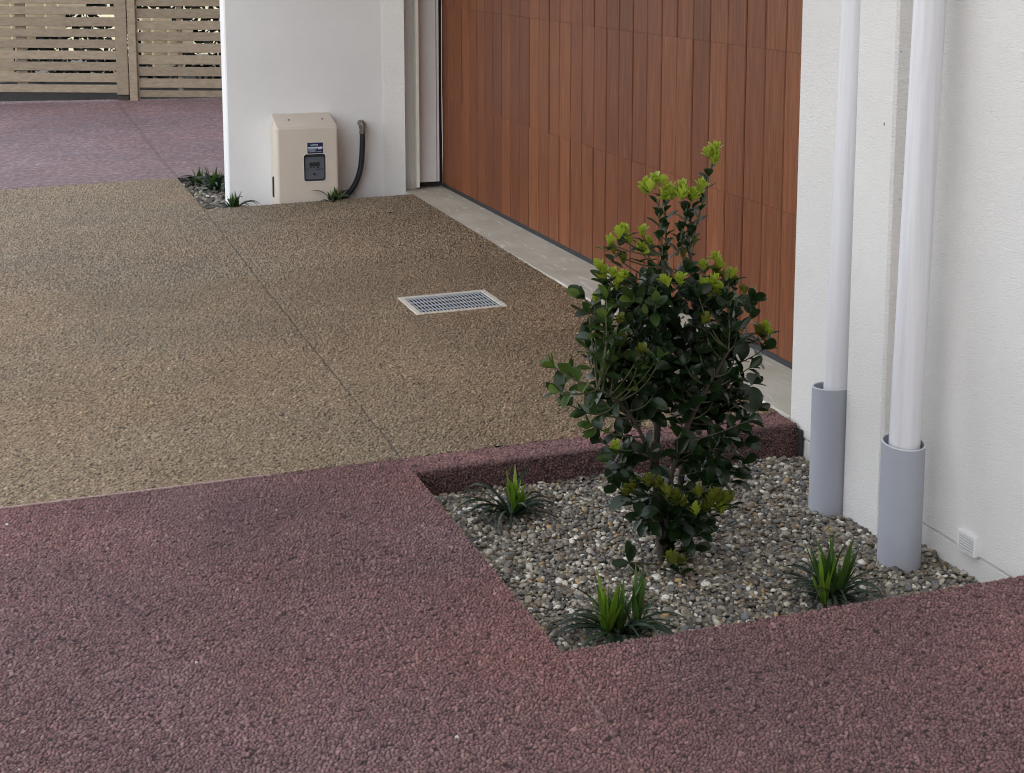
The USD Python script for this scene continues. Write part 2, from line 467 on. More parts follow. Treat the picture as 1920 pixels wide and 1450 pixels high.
jn = [on_ground(1058, 1240), on_ground(1190, 1440)]
jfar = on_ground(220, 192)
POSTP = on_ground(248, 189)
FA = math.atan2(on_ground(417, 188.5)[1] - on_ground(10, 184)[1], on_ground(417, 188.5)[0] - on_ground(10, 184)[0])
FA = max(min(FA, 0.0), math.radians(-22))
FN = (-math.sin(FA), math.cos(FA))
DARKJ = (0.05, 0.042, 0.036)
xsn = columns([(-3.4, -0.22, 0.03), (-0.2, 2.57, 0.0026)])
paving("driveway_border", xsn, columns([(-1.25, 2.42, 0.03), (2.42, SEAM, 0.0028)]),
       lambda x, y: ~((x > BX0) & (y > BY0)), PURPLE, PURPLE_PASTE, 0.0092, 0.0042, 5,
       "maroon exposed aggregate paving in the foreground around the gravel bed",
       joints=[(jn[0][:2], jn[0][:2] + (jn[1][:2] - jn[0][:2]) * 1.9, 0.0055, 0.004, (0.30, 0.22, 0.20), 0.32)])
GQ0 = [on_ground(743, 561), on_ground(908, 543), on_ground(950, 575), on_ground(785, 590)]
GQ = ((GQ0[0][0] + GQ0[3][0]) / 2 + 0.006, (GQ0[1][0] + GQ0[2][0]) / 2 - 0.006, (GQ0[3][1] + GQ0[2][1]) / 2 + 0.008, (GQ0[0][1] + GQ0[1][1]) / 2 - 0.008)
xsb = columns([(-3.4, -0.22, 0.03), (-0.22, WX - 0.006, 0.0042)])
cross = [(-0.3, 6.93), (1.70, 7.02)]
paving("driveway", xsb, columns([(SEAM + 0.003, 6.4, 0.0042), (6.4, 8.0, 0.0058), (8.0, YR, 0.0095)]),
       lambda x, y: ~((x > JX) & (y > YB)) & ~((x > GQ[0]) & (x < GQ[1]) & (y > GQ[2]) & (y < GQ[3])), BEIGE, BEIGE_PASTE, 0.0096, 0.0044, 8,
       "beige exposed aggregate drive in front of the garage door", patch=0.30,
       joints=[((JX - 0.02, SEAM), (JX, YR), 0.0055, 0.005, DARKJ, 0.65), ((-0.3, 6.95), (1.80, 7.03), 0.004, 0.002, DARKJ, 0.35),
               ((2.25, 7.10), (WX, 7.13), 0.005, 0.003, DARKJ, 0.5),
               *[(on_ground(*a)[:2], on_ground(*b)[:2], 0.0045, 0.004, DARKJ, 0.6) for a, b in (((412, 641), (472, 629)), ((40, 556), (235, 541)), ((560, 618), (735, 590)), ((345, 795), (440, 779)), ((800, 640), (850, 634)))]])
paving("rear_driveway", columns([(-4, -0.3, 0.06), (-0.3, 3.2, 0.02)]), columns([(YR + 0.004, 20.6, 0.024)]), lambda x, y: (x - POSTP[0]) * FN[0] + (y - POSTP[1]) * FN[1] < 0.16,
       [tuple(np.array(c) * np.array([0.98, 1.20, 1.34])) for c in PURPLE], (0.15, 0.09, 0.10), 0.022, 0.0028, 12, "mauve exposed aggregate paving leading back to the timber gate",
       patch=0.35, joints=[((JX, YR), (jfar[0], jfar[1]), 0.014, 0.004, DARKJ, 0.5)])

# the step down from the paving behind the bed: over the rounded edge and down into the gravel
s_ = np.arange(0, 0.31, 0.0030)
xk = np.arange(BX0 - 0.004, 2.566, 0.0030)
prof, nrm = [], []
R_ = 0.007
for s in s_:
    top = SEAM - BY1 - 0.020
    if s < top:
        prof.append((SEAM - s, 0.0)); nrm.append((0, 1.0))
    elif s < top + R_ * 1.50:
        a = (s - top) / R_
        prof.append((SEAM - top - R_ * math.sin(a), -R_ + R_ * math.cos(a))); nrm.append((-math.sin(a), math.cos(a)))
    else:
        a = 1.50
        l = s - top - R_ * 1.50
        prof.append((SEAM - top - R_ * math.sin(a) - l * math.cos(a), -R_ + R_ * math.cos(a) - l * math.sin(a))); nrm.append((-math.sin(a), math.cos(a)))
prof, nrm = np.array(prof), np.array(nrm)
X, S, F = grid_mesh(xk, s_)
h, e, r = aggregate_field(X, S, 0.0092, 0.0042, 21)
C = sheet_colours(X, SEAM - S, e, r, PURPLE, PURPLE_PASTE, 5, 0.5)
grime = np.clip((S.ravel() - 0.105) / 0.055, 0, 1)[:, None] * 0.55      # shade down the face of the step, painted into the chip colours
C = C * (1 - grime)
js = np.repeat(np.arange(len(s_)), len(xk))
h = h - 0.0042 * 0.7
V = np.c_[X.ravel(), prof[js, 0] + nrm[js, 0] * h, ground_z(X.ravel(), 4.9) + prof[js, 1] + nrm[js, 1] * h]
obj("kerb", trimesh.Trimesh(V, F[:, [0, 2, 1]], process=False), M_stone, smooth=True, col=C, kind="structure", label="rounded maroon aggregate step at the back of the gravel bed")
# the paving's cut faces on the other two sides of the bed
obj("kerb", box(BX0 - 0.03, BX0 - 0.004, BY0 - 0.03, BY1 + 0.05, -0.3, -0.062), plain("cut_aggregate", (0.14, 0.08, 0.085), 0.9, var=0.3, scale=90, bump=0.004, bscale=150), kind="structure")
obj("kerb", box(BX0 - 0.004, 2.62, BY0 - 0.03, BY0 - 0.006, -0.3, -0.064), "/World/Looks/cut_aggregate", kind="structure")
obj("garden_soil", box(BX0 - 0.002, 2.60, BY0 - 0.004, BY1 + 0.06, -0.32, -0.145), M_soil, kind="structure", label="dark soil under the gravel bed")
obj("garden_soil", box(JX - 0.004, 2.7, YB - 0.004, 13.2, -0.32, -0.092), M_soil, kind="structure", label="dark soil of the narrow bed by the wing wall")
obj("kerb", box(JX - 0.004, 2.575, YR - 0.002, YR + 0.03, -0.3, -0.045), M_soil, kind="structure")
obj("kerb", box(JX - 0.02, 2.575, YB - 0.02, YB - 0.001, -0.3, -0.030), "/World/Looks/cut_aggregate", kind="structure")
# pale sealed joint between the two colours of paving
pa, pb = on_ground(0, 965), on_ground(640, 878)
js_ = np.linspace(-1.2, 0.78, 60)
rngj = np.random.default_rng(4)
for k, (a, b) in enumerate(zip(js_[:-1], js_[1:])):
    pass
jz = lambda x: float(ground_z(x, SEAM)) + 0.0022
wj = 0.0055 * np.clip((0.85 - js_) / 0.5, 0.25, 1)
Vj = np.vstack([np.c_[js_, SEAM - wj, [jz(x) for x in js_]], np.c_[js_, SEAM + 0.001 + rngj.uniform(0, 0.002, 60), [jz(x) for x in js_]],
                np.c_[js_, SEAM - wj, [jz(x) - 0.006 for x in js_]], np.c_[js_, SEAM + 0.002 + wj * 0, [jz(x) - 0.006 for x in js_]]])
Fj = []
for k in range(59):
    for a, b in ((0, 1), (2, 0), (1, 3)):
        A, B = a * 60 + k, b * 60 + k
        Fj += [(A, A + 1, B + 1), (A, B + 1, B)]
obj("joint_strip", trimesh.Trimesh(Vj, np.array(Fj), process=False), plain("joint_mortar", (0.40, 0.30, 0.27), 0.8, var=0.2, scale=60), kind="structure", label="thin pale joint between beige and maroon paving")

# ------------------------------------------------------------------ the house
house = thing("house", "white rendered house with a cedar garage door and a projecting wing wall", "house")
H = 6.2


def wall_sheet(name, x0, x1, y0, y1, z0, z1, m, c=0.006, **k):
    return obj(name, bbox(x0, x1, y0, y1, z0, z1, c), m, house, smooth=20, **k)


SEAM_Z = -0.060
XA, XB, XC = 2.575, 2.42, 2.515
yA0 = float(onx(1481, 787, XA)[1])
yB1 = float(onx(1580, 900, XB)[1])
yB0 = float(onx(1655, 760, XB)[1])
# wall beside the garage door; above and below the plinth joint
wall_sheet("wall", XA, 3.3, yB0 + 0.02, yA0, SEAM_Z + 0.003, H, M_wall)
wall_sheet("plinth", XA + 0.004, 3.3, yB0 + 0.02, yA0 - 0.002, -0.5, SEAM_Z - 0.003, M_wall, 0.003)
obj("plinth_joint", box(XA + 0.007, 3.2, yB0 + 0.03, yA0 - 0.004, SEAM_Z - 0.02, SEAM_Z + 0.02), M_wall, house)
obj("plinth_joint", box(XC + 0.007, 3.2, -8.9, yB0 + 0.01, SEAM_Z - 0.02, SEAM_Z + 0.02), M_wall, house)
wall_sheet("pier", XB, XA + 0.05, yB0, yB1, -0.5, H - 0.01, M_wall, 0.008)
wall_sheet("wall", XC, 3.3, -9, yB0 + 0.018, SEAM_Z + 0.002, H - 0.004, M_wall)
wall_sheet("plinth", XC + 0.004, 3.3, -9, yB0 + 0.016, -0.5, SEAM_Z - 0.004, M_wall, 0.003)
# left of the door: wing wall, its return pier and the jamb
WXL = 1.425
yend = float(onx(411.4, 5, WXL)[1])
wall_sheet("wing_wall", WXL, 2.46, WY, yend, -0.5, 2.72, M_wing, 0.008)
pl0, pl1 = ony(716, 100, WY)[0], ony(758, 100, WY - 0.09)[0]
Vp = [(pl0, WY - 0.004), (pl1, WY - 0.09), (pl1 + 0.005, WY - 0.085), (pl1 + 0.005, WY + 0.25), (pl0, WY + 0.25)]
obj("pier", trimesh.creation.extrude_polygon(Polygon(Vp), 3.25).apply_translation((0, 0, -0.5)), M_wall, house)
ys0 = WY + 0.04
xj1 = ony(777, 150, ys0)[0]
wall_sheet("reveal", pl1 + 0.002, xj1 + 0.02, ys0, ys0 + 0.3, -0.5, 2.72, M_wing, 0.003)
obj("trim", bbox(xj1 - 0.010, xj1 + 0.010, ys0 - 0.085, ys0 - 0.001, 0.012, 2.7, 0.002), plain("cream_trim", (0.88, 0.86, 0.78), 0.4, var=0.02), house)
xj2 = ony(820, 150, ys0 + 0.02)[0]
obj("jamb", bbox(xj1 + 0.0105, xj2 - 0.016, ys0 - 0.012, ys0 + 0.05, 0.035, 2.7, 0.003), M_jamb, house)
obj("jamb", bbox(xj2 - 0.013, xj2 + 0.004, ys0 - 0.006, ys0 + 0.05, 0.035, 2.7, 0.002), M_jamb, house)
obj("jamb_seal", bbox(xj1 - 0.0, xj2 + 0.03, ys0 + 0.02, ys0 + 0.09, 0.002, 2.7, 0.002), M_black, house)
# upper floor over the garage front, main block and roof
wall_sheet("upper_floor", 1.45, 3.2, 4.98, 10.65, 2.73, H - 0.02, M_wall)
wall_sheet("front_wing", -2.6, 3.3, -9, -1.3, -0.5, H - 0.012, M_wall)  # unseen block added behind the camera to keep sky light off the near ground
wall_sheet("door_head", 2.62, 3.2, 4.96, 10.6, 2.42, 2.728, M_wall)
wall_sheet("main_block", 3.31, 12.0, -9, 23.6, -0.5, H - 0.03, M_wall)
obj("roof", bbox(1.2, 12.3, -9.3, 23.7, H, H + 0.12, 0.01), M_roof, house)
# sill
obj("door_sill", bbox(WX - 0.01, 3.0, yA0 - 0.0, ys0 + 0.06, -0.4, -0.004, 0.004), M_sill, house, smooth=20)
# garage door: planks laid upright in four sections
DX = 2.866
gd = UsdGeom.Xform.Define(stage, house.GetPath().pathString + "/garage_door").GetPrim()
obj("backing", box(DX + 0.0225, DX + 0.05, 5.24, ys0 + 0.02, 0.03, 2.45), M_dark, gd)
obj("bottom_seal", box(DX + 0.004, DX + 0.05, 5.24, ys0 + 0.02, -0.003, 0.022), M_black, gd)
rng = np.random.default_rng(7)
zj = [0.024, 0.597, 1.206, 1.815, 2.42]
joints_y = [5.25, 5.345] + [5.52 + 0.1704 * k for k in range(29)] + [ys0 + 0.015]
joints_y = [5.25, 5.349] + [5.5195 + 0.17035 * k for k in range(29)] + [ys0 + 0.012]
coltone = rng.random(len(joints_y))
for r4 in range(4):
    for k in range(len(joints_y) - 1):
        y0, y1 = joints_y[k] + 0.0040, joints_y[k + 1] - 0.0040
        if y1 - y0 < 0.03:
            continue
        d = rng.uniform(-0.0012, 0.0012)
        tl = rng.uniform(-0.0011, 0.0011)
        prof_ = Polygon([(DX + d - tl, y0 + 0.004), (DX + d + tl, y1 - 0.004), (DX + d + 0.004, y1), (DX + 0.022, y1), (DX + 0.022, y0), (DX + d + 0.004, y0)])
        pm = trimesh.creation.extrude_polygon(prof_, zj[r4 + 1] - zj[r4] - 0.0008).apply_translation((0, 0, zj[r4] + 0.0004))
        pm.unmerge_vertices()
        tone = float(np.clip(coltone[k] + rng.uniform(-0.16, 0.16), 0, 1))
        obj("plank", pm, M_wood, gd, col=np.full((len(pm.vertices), 3), tone))
# black drainage sheet at the end of the paving, small marks on the walls
obj("drainage_sheet", bbox(2.563, 2.5745, 4.752, yA0 - 0.01, -0.3, -0.028, 0.003), M_black, house)
for (u, v, w_, h_, xx) in ((1658, 233, 4, 12, XB), (1690, 97, 4, 5, None), (1687, 375, 4, 5, None)):
    c = onx(u, v, xx) if xx else ony(u, v, yB0)
    s = 0.55 * 4.3 / 3032
    if xx:
        b = bbox(c[0] - 0.0015, c[0] + 0.002, c[1] - w_ * s * 0.8, c[1] + w_ * s * 0.8, c[2] - h_ * s / 2, c[2] + h_ * s / 2, 0.001)
    else:
        b = bbox(c[0] - w_ * s / 2, c[0] + w_ * s / 2, c[1] - 0.0015, c[1] + 0.002, c[2] - h_ * s / 2, c[2] + h_ * s / 2, 0.001)
    obj("wall_mark", b, M_mark, house)


# ------------------------------------------------------------------ downpipes
def ring(c, r0, r1, z0, z1, n=48, m=None):
    a = np.linspace(0, 2 * np.pi, n, endpoint=False)
    P = [np.c_[c[0] + r * np.cos(a), c[1] + r * np.sin(a), np.full(n, z) if np.ndim(z) == 0 else z] for r, z in ((r1, z0), (r1, z1), (r0, z1), (r0, z0))]
    V = np.concatenate(P)
    Fc = []
    for j in range(3):
        for k in range(n):
            k2 = (k + 1) % n
            A, B, C, D = j * n + k, j * n + k2, (j + 1) * n + k2, (j + 1) * n + k
            Fc += [(A, B, C), (A, C, D)]
    return trimesh.Trimesh(V, np.array(Fc), process=False)


def downpipe(c, z_top, r_s, r_p, p_bot, p_top, label, tilt):
    t = thing("downpipe", label, "downpipe", (c[0], c[1], -0.12))
    o = np.array([c[0], c[1], -0.12])
    n = 56
    a = np.linspace(0, 2 * np.pi, n, endpoint=False)
    zt = z_top + tilt[0] * np.cos(a) * r_s + tilt[1] * np.sin(a) * r_s
    th = 0.0042
    outer = trimesh.creation  # noqa
    def band(rings):
        V = np.concatenate([np.c_[o[0] + r * np.cos(a), o[1] + r * np.sin(a), z] for r, z in rings])
        Fb = [(j * n + k, j * n + (k + 1) % n, (j + 1) * n + (k + 1) % n) for j in range(len(rings) - 1) for k in range(n)] + [(j * n + k, (j + 1) * n + (k + 1) % n, (j + 1) * n + k) for j in range(len(rings) - 1) for k in range(n)]
        return trimesh.Trimesh(V - o, np.array(Fb), process=False)

    Fc = band([(1, zt)] * 4).faces
    walls = [band([(r_s, (1 - f) * -0.25 + f * (zt - 0.0015)) for f in np.linspace(0, 1, 9)]), band([(r_s - th, (1 - f) * (zt - 0.0015) + f * -0.2) for f in np.linspace(0, 1, 9)])]
    sl = obj("sleeve", cat_(walls), M_sleeve, t, smooth=True)
    P = [np.c_[o[0] + r * np.cos(a), o[1] + r * np.sin(a), z] for r, z in ((r_s + 0.0004, zt - 0.002), (r_s - 0.0006, zt), (r_s - th + 0.0006, zt), (r_s - th - 0.0004, zt - 0.002))]
    V = np.concatenate(P)
    obj("rim", trimesh.Trimesh(V - o, np.array(Fc), process=False), M_rim, sl, smooth=35)
    obj("pipe", tube(np.linspace(np.array(p_bot) - o, np.array(p_top) - o, 8), r_p, 48, cap=False), M_pipe, t, smooth=True)


# sleeve axes found from the picture's widths and the gravel they stand in
cs2 = np.array([2.408, 3.815]); cs1 = np.array([2.452, 4.272])


def axis_at(u, v, y):
    p = ony(u, v, y)
    return p


p2b = axis_at(1696, 830, cs2[1]); p2t = axis_at(1744, 0, cs2[1] + 0.03)
p2 = lambda z: p2b + (p2t - p2b) * ((z - p2b[2]) / (p2t[2] - p2b[2]))
p1b = axis_at(1571, 725, cs1[1]); p1t = axis_at(1606, 0, cs1[1] + 0.01)
p1 = lambda z: p1b + (p1t - p1b) * ((z - p1b[2]) / (p1t[2] - p1b[2]))
zs2 = float(ony(1694, 828, cs2[1])[2]); zs1 = float(ony(1570, 722, cs1[1])[2])
cs2[0] = float(ony(1690, 930, cs2[1])[0]); cs1[0] = float(ony(1556.5, 830, cs1[1])[0])
downpipe(cs2, zs2, 0.0605, 0.0435, p2(-0.1), p2(4.5), "white downpipe in a grey sleeve, right of the pier and nearest the wall vent", (-0.02, 0.14))
downpipe(cs1, zs1, 0.0605, 0.0435, p1(-0.1), p1(4.5), "white downpipe in a grey sleeve, left of the pier and next to the garage door", (0.02, -0.05))

# ------------------------------------------------------------------ wall vent
vy0, vy1 = float(onx(1834.5, 1024, XC)[1]), float(onx(1802, 1008, XC)[1])
vz1 = float(onx(1803, 990, XC)[2]); vz0 = float(onx(1801, 1027, XC)[2])
vent = thing("air_vent", "small white louvred vent low on the wall near the grey sleeve", "vent", (XC, (vy0 + vy1) / 2, vz0))
vo = np.array([XC, (vy0 + vy1) / 2, vz0])
fr = 0.007
for (a, b, c, d) in ((vy0, vy0 + fr, vz0, vz1), (vy1 - fr * 0.6, vy1, vz0, vz1), (vy0 + fr, vy1 - fr * 0.6, vz1 - fr * 1.2, vz1), (vy0 + fr, vy1 - fr * 0.6, vz0, vz0 + fr * 0.5)):
    obj("frame", bbox(XC - 0.012, XC + 0.004, a, b, c, d, 0.0015), M_vent, vent, origin=vo)
obj("back", box(XC - 0.0022, XC + 0.004, vy0 + fr, vy1 - fr * 0.6, vz0 + 0.003, vz1 - 0.003), M_dark, vent, origin=vo)
ns = 6
zz = np.linspace(vz0 + fr * 0.5, vz1 - fr * 1.2, ns + 1)
for k in range(ns):
    zc, dz = zz[k], zz[k + 1] - zz[k]
    a, b = vy0 + fr + 0.0003, vy1 - fr * 0.6 - 0.0003
    pts = [(XC - 0.0115, y, zc + dz * f_) for y in (a, b) for f_ in (0.36, 0.74)] + [(XC - 0.003, y, zc + dz * f_) for y in (a, b) for f_ in (0.62, 0.99)]
    obj("slat", trimesh.Trimesh(*hull(pts), process=False), M_vent, vent, origin=vo)

# ------------------------------------------------------------------ drain grate
gq = [on_ground(743, 561), on_ground(908, 543), on_ground(950, 575), on_ground(785, 590)]
gx0 = (gq[0][0] + gq[3][0]) / 2; gx1 = (gq[1][0] + gq[2][0]) / 2
gy0 = (gq[3][1] + gq[2][1]) / 2; gy1 = (gq[0][1] + gq[1][1]) / 2
gz = float(ground_z((gx0 + gx1) / 2, (gy0 + gy1) / 2)) + 0.003
go = np.array([(gx0 + gx1) / 2, (gy0 + gy1) / 2, gz])
grate = thing("drain_grate", "galvanised drain grate set in the beige drive", "drain grate", go)
wf = 0.024


def tilt_g(mesh):
    mesh = mesh.copy()
    mesh.vertices[:, 2] += 0.025 * mesh.vertices[:, 0]
    return mesh


hx, hy = (gx1 - gx0) / 2, (gy1 - gy0) / 2
for (a, b, c, d) in ((-hx, -hx + wf, -hy, hy), (hx - wf, hx, -hy, hy), (-hx + wf, hx - wf, hy - wf * .7, hy), (-hx + wf, hx - wf, -hy, -hy + wf * .7)):
    obj("frame", tilt_g(bbox(a, b, c, d, -0.0055, 0.002, 0.001)), M_galvf, grate)
ix0, ix1, iy0, iy1 = -hx + wf + 0.004, hx - wf - 0.004, -hy + wf * .7 + 0.004, hy - wf * .7 - 0.004
sx0, sx1, sy0, sy1 = ix0 - 0.003, ix1 + 0.003, iy0 - 0.003, iy1 + 0.003
obj("sump", cat_([tilt_g(b) for b in (box(sx0, sx1, sy0, sy1, -0.30, -0.26), box(sx0 - 0.02, sx0, sy0 - 0.02, sy1 + 0.02, -0.30, -0.006), box(sx1, sx1 + 0.02, sy0 - 0.02, sy1 + 0.02, -0.30, -0.006),
                                      box(sx0, sx1, sy0 - 0.02, sy0, -0.30, -0.006), box(sx0, sx1, sy1, sy1 + 0.02, -0.30, -0.006))]), M_dark, grate)
nb = 22
for k in range(nb):
    xx = ix0 + (ix1 - ix0) * (k + 0.5) / nb
    obj("bar", tilt_g(bbox(xx - 0.0028, xx + 0.0028, iy0 + 0.006, iy1 - 0.006, -0.0045, -0.0005, 0.001)), M_galv, grate)
for k in range(5):
    yy = iy0 + (iy1 - iy0) * k / 4
    obj("cross_rod", tilt_g(box(ix0, ix1, yy - 0.0025, yy + 0.0025, -0.011, -0.0055)), M_galv, grate)

# ------------------------------------------------------------------ water heater cabinet
FY = WY - 0.235
wl = ony(520.0, 300, FY)[0]; wr = ony(634.5, 300, FY)[0]
zt_f = ony(575, 239, FY)[2]; zt_b = ony(570, 213, WY)[2]
xl, xr = wl - 0.004, wr + 0.004
bo = np.array([(xl + xr) / 2, WY, -0.1])
cab = thing("heater_cabinet", "beige metal heater cabinet with a control window on the wing wall", "heater cabinet", bo)


def rhull(pts, r, n=1):
    s = trimesh.creation.icosphere(subdivisions=n, radius=r).vertices
    return hull(np.concatenate([s + np.asarray(p) for p in pts]))


def manif(v, f):
    return m3.Manifold(m3.Mesh(np.asarray(v, np.float32), np.asarray(f, np.uint32)))


r_ = 0.020
pts = []
for X_ in (xl + r_, xr - r_):
    pts += [(X_, WY - 0.012, -0.1), (X_, FY + r_, -0.1), (X_, FY + r_, zt_f - 0.012), (X_, WY - 0.012, zt_f - 0.012)]
bodyM = manif(*rhull(pts, r_, 2))


def rrect(cx, cz, w, h, r, y0, y1, chamfer=None):
    p = Polygon([(cx - w / 2, cz - h / 2), (cx + w / 2, cz - h / 2), (cx + w / 2, cz + h / 2), (cx - w / 2, cz + h / 2)]).buffer(-r).buffer(r, quad_segs=4)
    m = trimesh.creation.extrude_polygon(p, y1 - y0)
    m.vertices = np.c_[m.vertices[:, 0], y1 - m.vertices[:, 2], m.vertices[:, 1]]
    m.invert() if m.volume < 0 else None
    return m


w0, w1 = ony(569.5, 290, FY), ony(611.5, 339, FY)
wcx, wcz, ww, wh = (w0[0] + w1[0]) / 2, (w0[2] + w1[2]) / 2, abs(w1[0] - w0[0]), abs(w0[2] - w1[2])
cut = rrect(wcx, wcz, ww, wh, 0.018, FY - 0.02, FY + 0.014)
bodyM = bodyM - manif(cut.vertices, cut.faces)
sa, sb = onx(512, 328, xl), onx(514.5, 373, xl)
slot = manif(*rhull([(xl, onx(513.5, 350, xl)[1], sb[2] + 0.02), (xl, onx(513.5, 350, xl)[1], sa[2] - 0.02)], 0.014, 2))
slot = slot.scale((1, 1.6, 1)).translate((0, -0.6 * onx(513.5, 350, xl)[1], 0)) if False else slot
bodyM = bodyM - slot
obj("body", bodyM, M_box, cab, smooth=30, origin=bo)
obj("slot_lining", manif(*rhull([(xl + 0.004, onx(513.5, 350, xl)[1], sb[2] + 0.02), (xl + 0.004, onx(513.5, 350, xl)[1], sa[2] - 0.02)], 0.0138, 2)), M_dark, cab, smooth=30, origin=bo)
# sloping lid with a front lip
lp = []
for X_ in (xl - 0.0015, xr + 0.0015):
    inn = 0.016 if X_ < bo[0] else -0.016
    lp += [(X_ + inn * 0.45, FY + 0.0075, zt_f - 0.018), (X_ + inn * 0.5, FY + 0.009, zt_f - 0.008), (X_ + inn * 0.7, FY + 0.018, zt_f + 0.001), (X_ + inn, WY - 0.012, zt_b - 0.004), (X_ + inn * 1.6, WY - 0.004, zt_b), (X_ + inn, WY - 0.004, zt_f - 0.012), (X_ + inn * 0.45, FY + 0.05, zt_f - 0.018)]
lid = obj("lid", trimesh.Trimesh(*rhull(lp, 0.004, 1), process=False), M_box, cab, smooth=30, origin=bo)
for (u, v) in ((541, 226), (604, 225)):
    t_ = (v - 213) / 26.0
    yy = WY + (FY - WY) * 0.5
    zz_ = zt_b + (zt_f - zt_b) * 0.5
    p = ony(u, v, yy)
    sc = trimesh.creation.cylinder(0.006, 0.008, sections=12).apply_translation((p[0], yy, zz_ + 0.006))
    obj("screw", sc, M_mark, lid, origin=bo)
pane = obj("control_panel", rrect(wcx, wcz, ww - 0.0006, wh - 0.0006, 0.0175, FY + 0.010, FY + 0.0145), M_frame, cab, origin=bo)
obj("face_plate", rrect(wcx, wcz - 0.004, ww * 0.86, wh * 0.82, 0.012, FY + 0.008, FY + 0.0098), M_panel, pane, origin=bo)


def panel_bit(name, u0, v0, u1, v1, m, y, th=0.0012, par=None, rr=0.0015):
    a, b = ony(u0, v0, y), ony(u1, v1, y)
    return obj(name, rrect((a[0] + b[0]) / 2, (a[2] + b[2]) / 2, abs(b[0] - a[0]), abs(b[2] - a[2]), rr, y - th, y), m, par, origin=bo)


panel_bit("display", 580, 305, 599.5, 312, M_lcd, FY + 0.0079, par=pane)
for (u0, v0, u1, v1) in ((581, 313.8, 585, 315), (586.5, 313.8, 590, 315), (594, 313.5, 598, 315.2), (572, 317, 580, 317.5), (592, 317, 607, 317.5)):
    panel_bit("key", u0, v0, u1, v1, M_lcd, FY + 0.0079, 0.001, pane, 0.0003)
pb_ = ony(589.5, 326.8, FY + 0.007)
knob = trimesh.creation.cylinder(0.0085, 0.004, sections=20, transform=trimesh.transformations.rotation_matrix(math.pi / 2, (1, 0, 0))).apply_translation((pb_[0], FY + 0.006, pb_[2]))
obj("button", knob, M_lcd, pane, origin=bo)
# pale sealant round the window and the label
ringo = Polygon([(wcx - ww / 2, wcz - wh / 2), (wcx + ww / 2, wcz - wh / 2), (wcx + ww / 2, wcz + wh / 2), (wcx - ww / 2, wcz + wh / 2)]).buffer(-0.018).buffer(0.018, quad_segs=4)
rg = trimesh.creation.extrude_polygon(ringo.buffer(0.0055, quad_segs=4).difference(ringo), 0.002)
rg.vertices = np.c_[rg.vertices[:, 0], FY - 0.0003 + 0.0012 - rg.vertices[:, 2], rg.vertices[:, 1]]
obj("window_trim", rg, M_seal, cab, origin=bo)
lab = panel_bit("label_backing", 574.2, 266.2, 607.6, 288.2, M_seal, FY - 0.0002, 0.0008, cab, 0.003)
lab = panel_bit("label_plate", 576, 268.2, 605.8, 287.4, M_navy, FY - 0.0011, 0.0006, cab, 0.001)
ly = FY - 0.0019
for (u0, v0, u1, v1, m_) in ((577.5, 276.2, 604.5, 277.8, M_lwhite), (578.5, 278.8, 594, 280.2, M_lgrey), (596, 278.4, 604, 279.8, M_lwhite), (578, 281.2, 592, 283.0, M_lgrey),
                             (578.5, 284.0, 591, 285.2, M_lgrey), (592.5, 284.0, 603.5, 284.9, M_lgrey), (587.6, 270.6, 589.2, 273.0, M_lwhite), (589.8, 270.6, 591.4, 273.0, M_lwhite), (592, 270.6, 593.4, 273.0, M_lwhite), (594, 270.6, 596.0, 273.0, M_lwhite)):
    panel_bit("label_print", u0, v0, u1, v1, m_, ly, 0.0005, lab, 0.0002)
lc = ony(584.7, 272.2, ly)
rp = Point(0, 0).buffer(0.0085).difference(Point(0, 0.002).buffer(0.0048)).difference(Polygon([(-0.003, 0), (0.003, 0), (0.004, 0.01), (-0.004, 0.01)]))
em = trimesh.creation.extrude_polygon(rp, 0.0006)
em.vertices = np.c_[lc[0] + em.vertices[:, 0], ly - em.vertices[:, 2], lc[2] + em.vertices[:, 1]]
obj("label_emblem", em, M_lteal, lab, origin=bo)

# ------------------------------------------------------------------ tap and hose
HY = WY - 0.06
hp = [ony(u, v, HY) for u, v in ((679.5, 247), (679.8, 262), (679, 285), (677.5, 305), (674.5, 322), (668.5, 340), (660, 355), (650, 367), (643, 376))]
tp = thing("garden_tap", "wall tap with a short black hose beside the beige cabinet", "tap", (hp[0][0], WY, hp[0][2]))
to = np.array([hp[0][0], WY, hp[0][2]])
obj("hose", tube(spline(hp, 40), 0.0185, 16), M_hose, tp, smooth=40, origin=to)
t0 = ony(680, 236, HY)
obj("hose_clamp", tube([ony(679.6, 244, HY), ony(679.7, 251, HY)], 0.0215, 16), M_brass, tp, smooth=40, origin=to)
obj("tap_body", cat_([tube(spline([(t0[0] - 0.004, WY - 0.002, t0[2] + 0.012), (t0[0] - 0.002, WY - 0.03, t0[2] + 0.014), (t0[0], HY, t0[2] + 0.002), (t0[0] + 0.001, HY, t0[2] - 0.04)], 14), [0.02] * 4 + [0.023] * 5 + [0.017] * 5, 12)]), M_brass, tp, smooth=40, origin=to)
obj("tap_nut", trimesh.creation.cylinder(0.025, 0.018, sections=6).apply_translation((t0[0], HY, t0[2] - 0.01)), M_brass, tp, origin=to)
obj("tap_spindle", tube([(t0[0] - 0.004, HY - 0.004, t0[2] + 0.012), (t0[0] - 0.006, HY - 0.004, t0[2] + 0.034)], [0.011, 0.006], 10), M_brass, tp, smooth=40, origin=to)

# ------------------------------------------------------------------ timber gate and fence at the end of the drive
f0, f1 = on_ground(0, 184), on_ground(240, 188)
post_p = on_ground(248, 189)
fdir = np.array([1.0, 0.0])
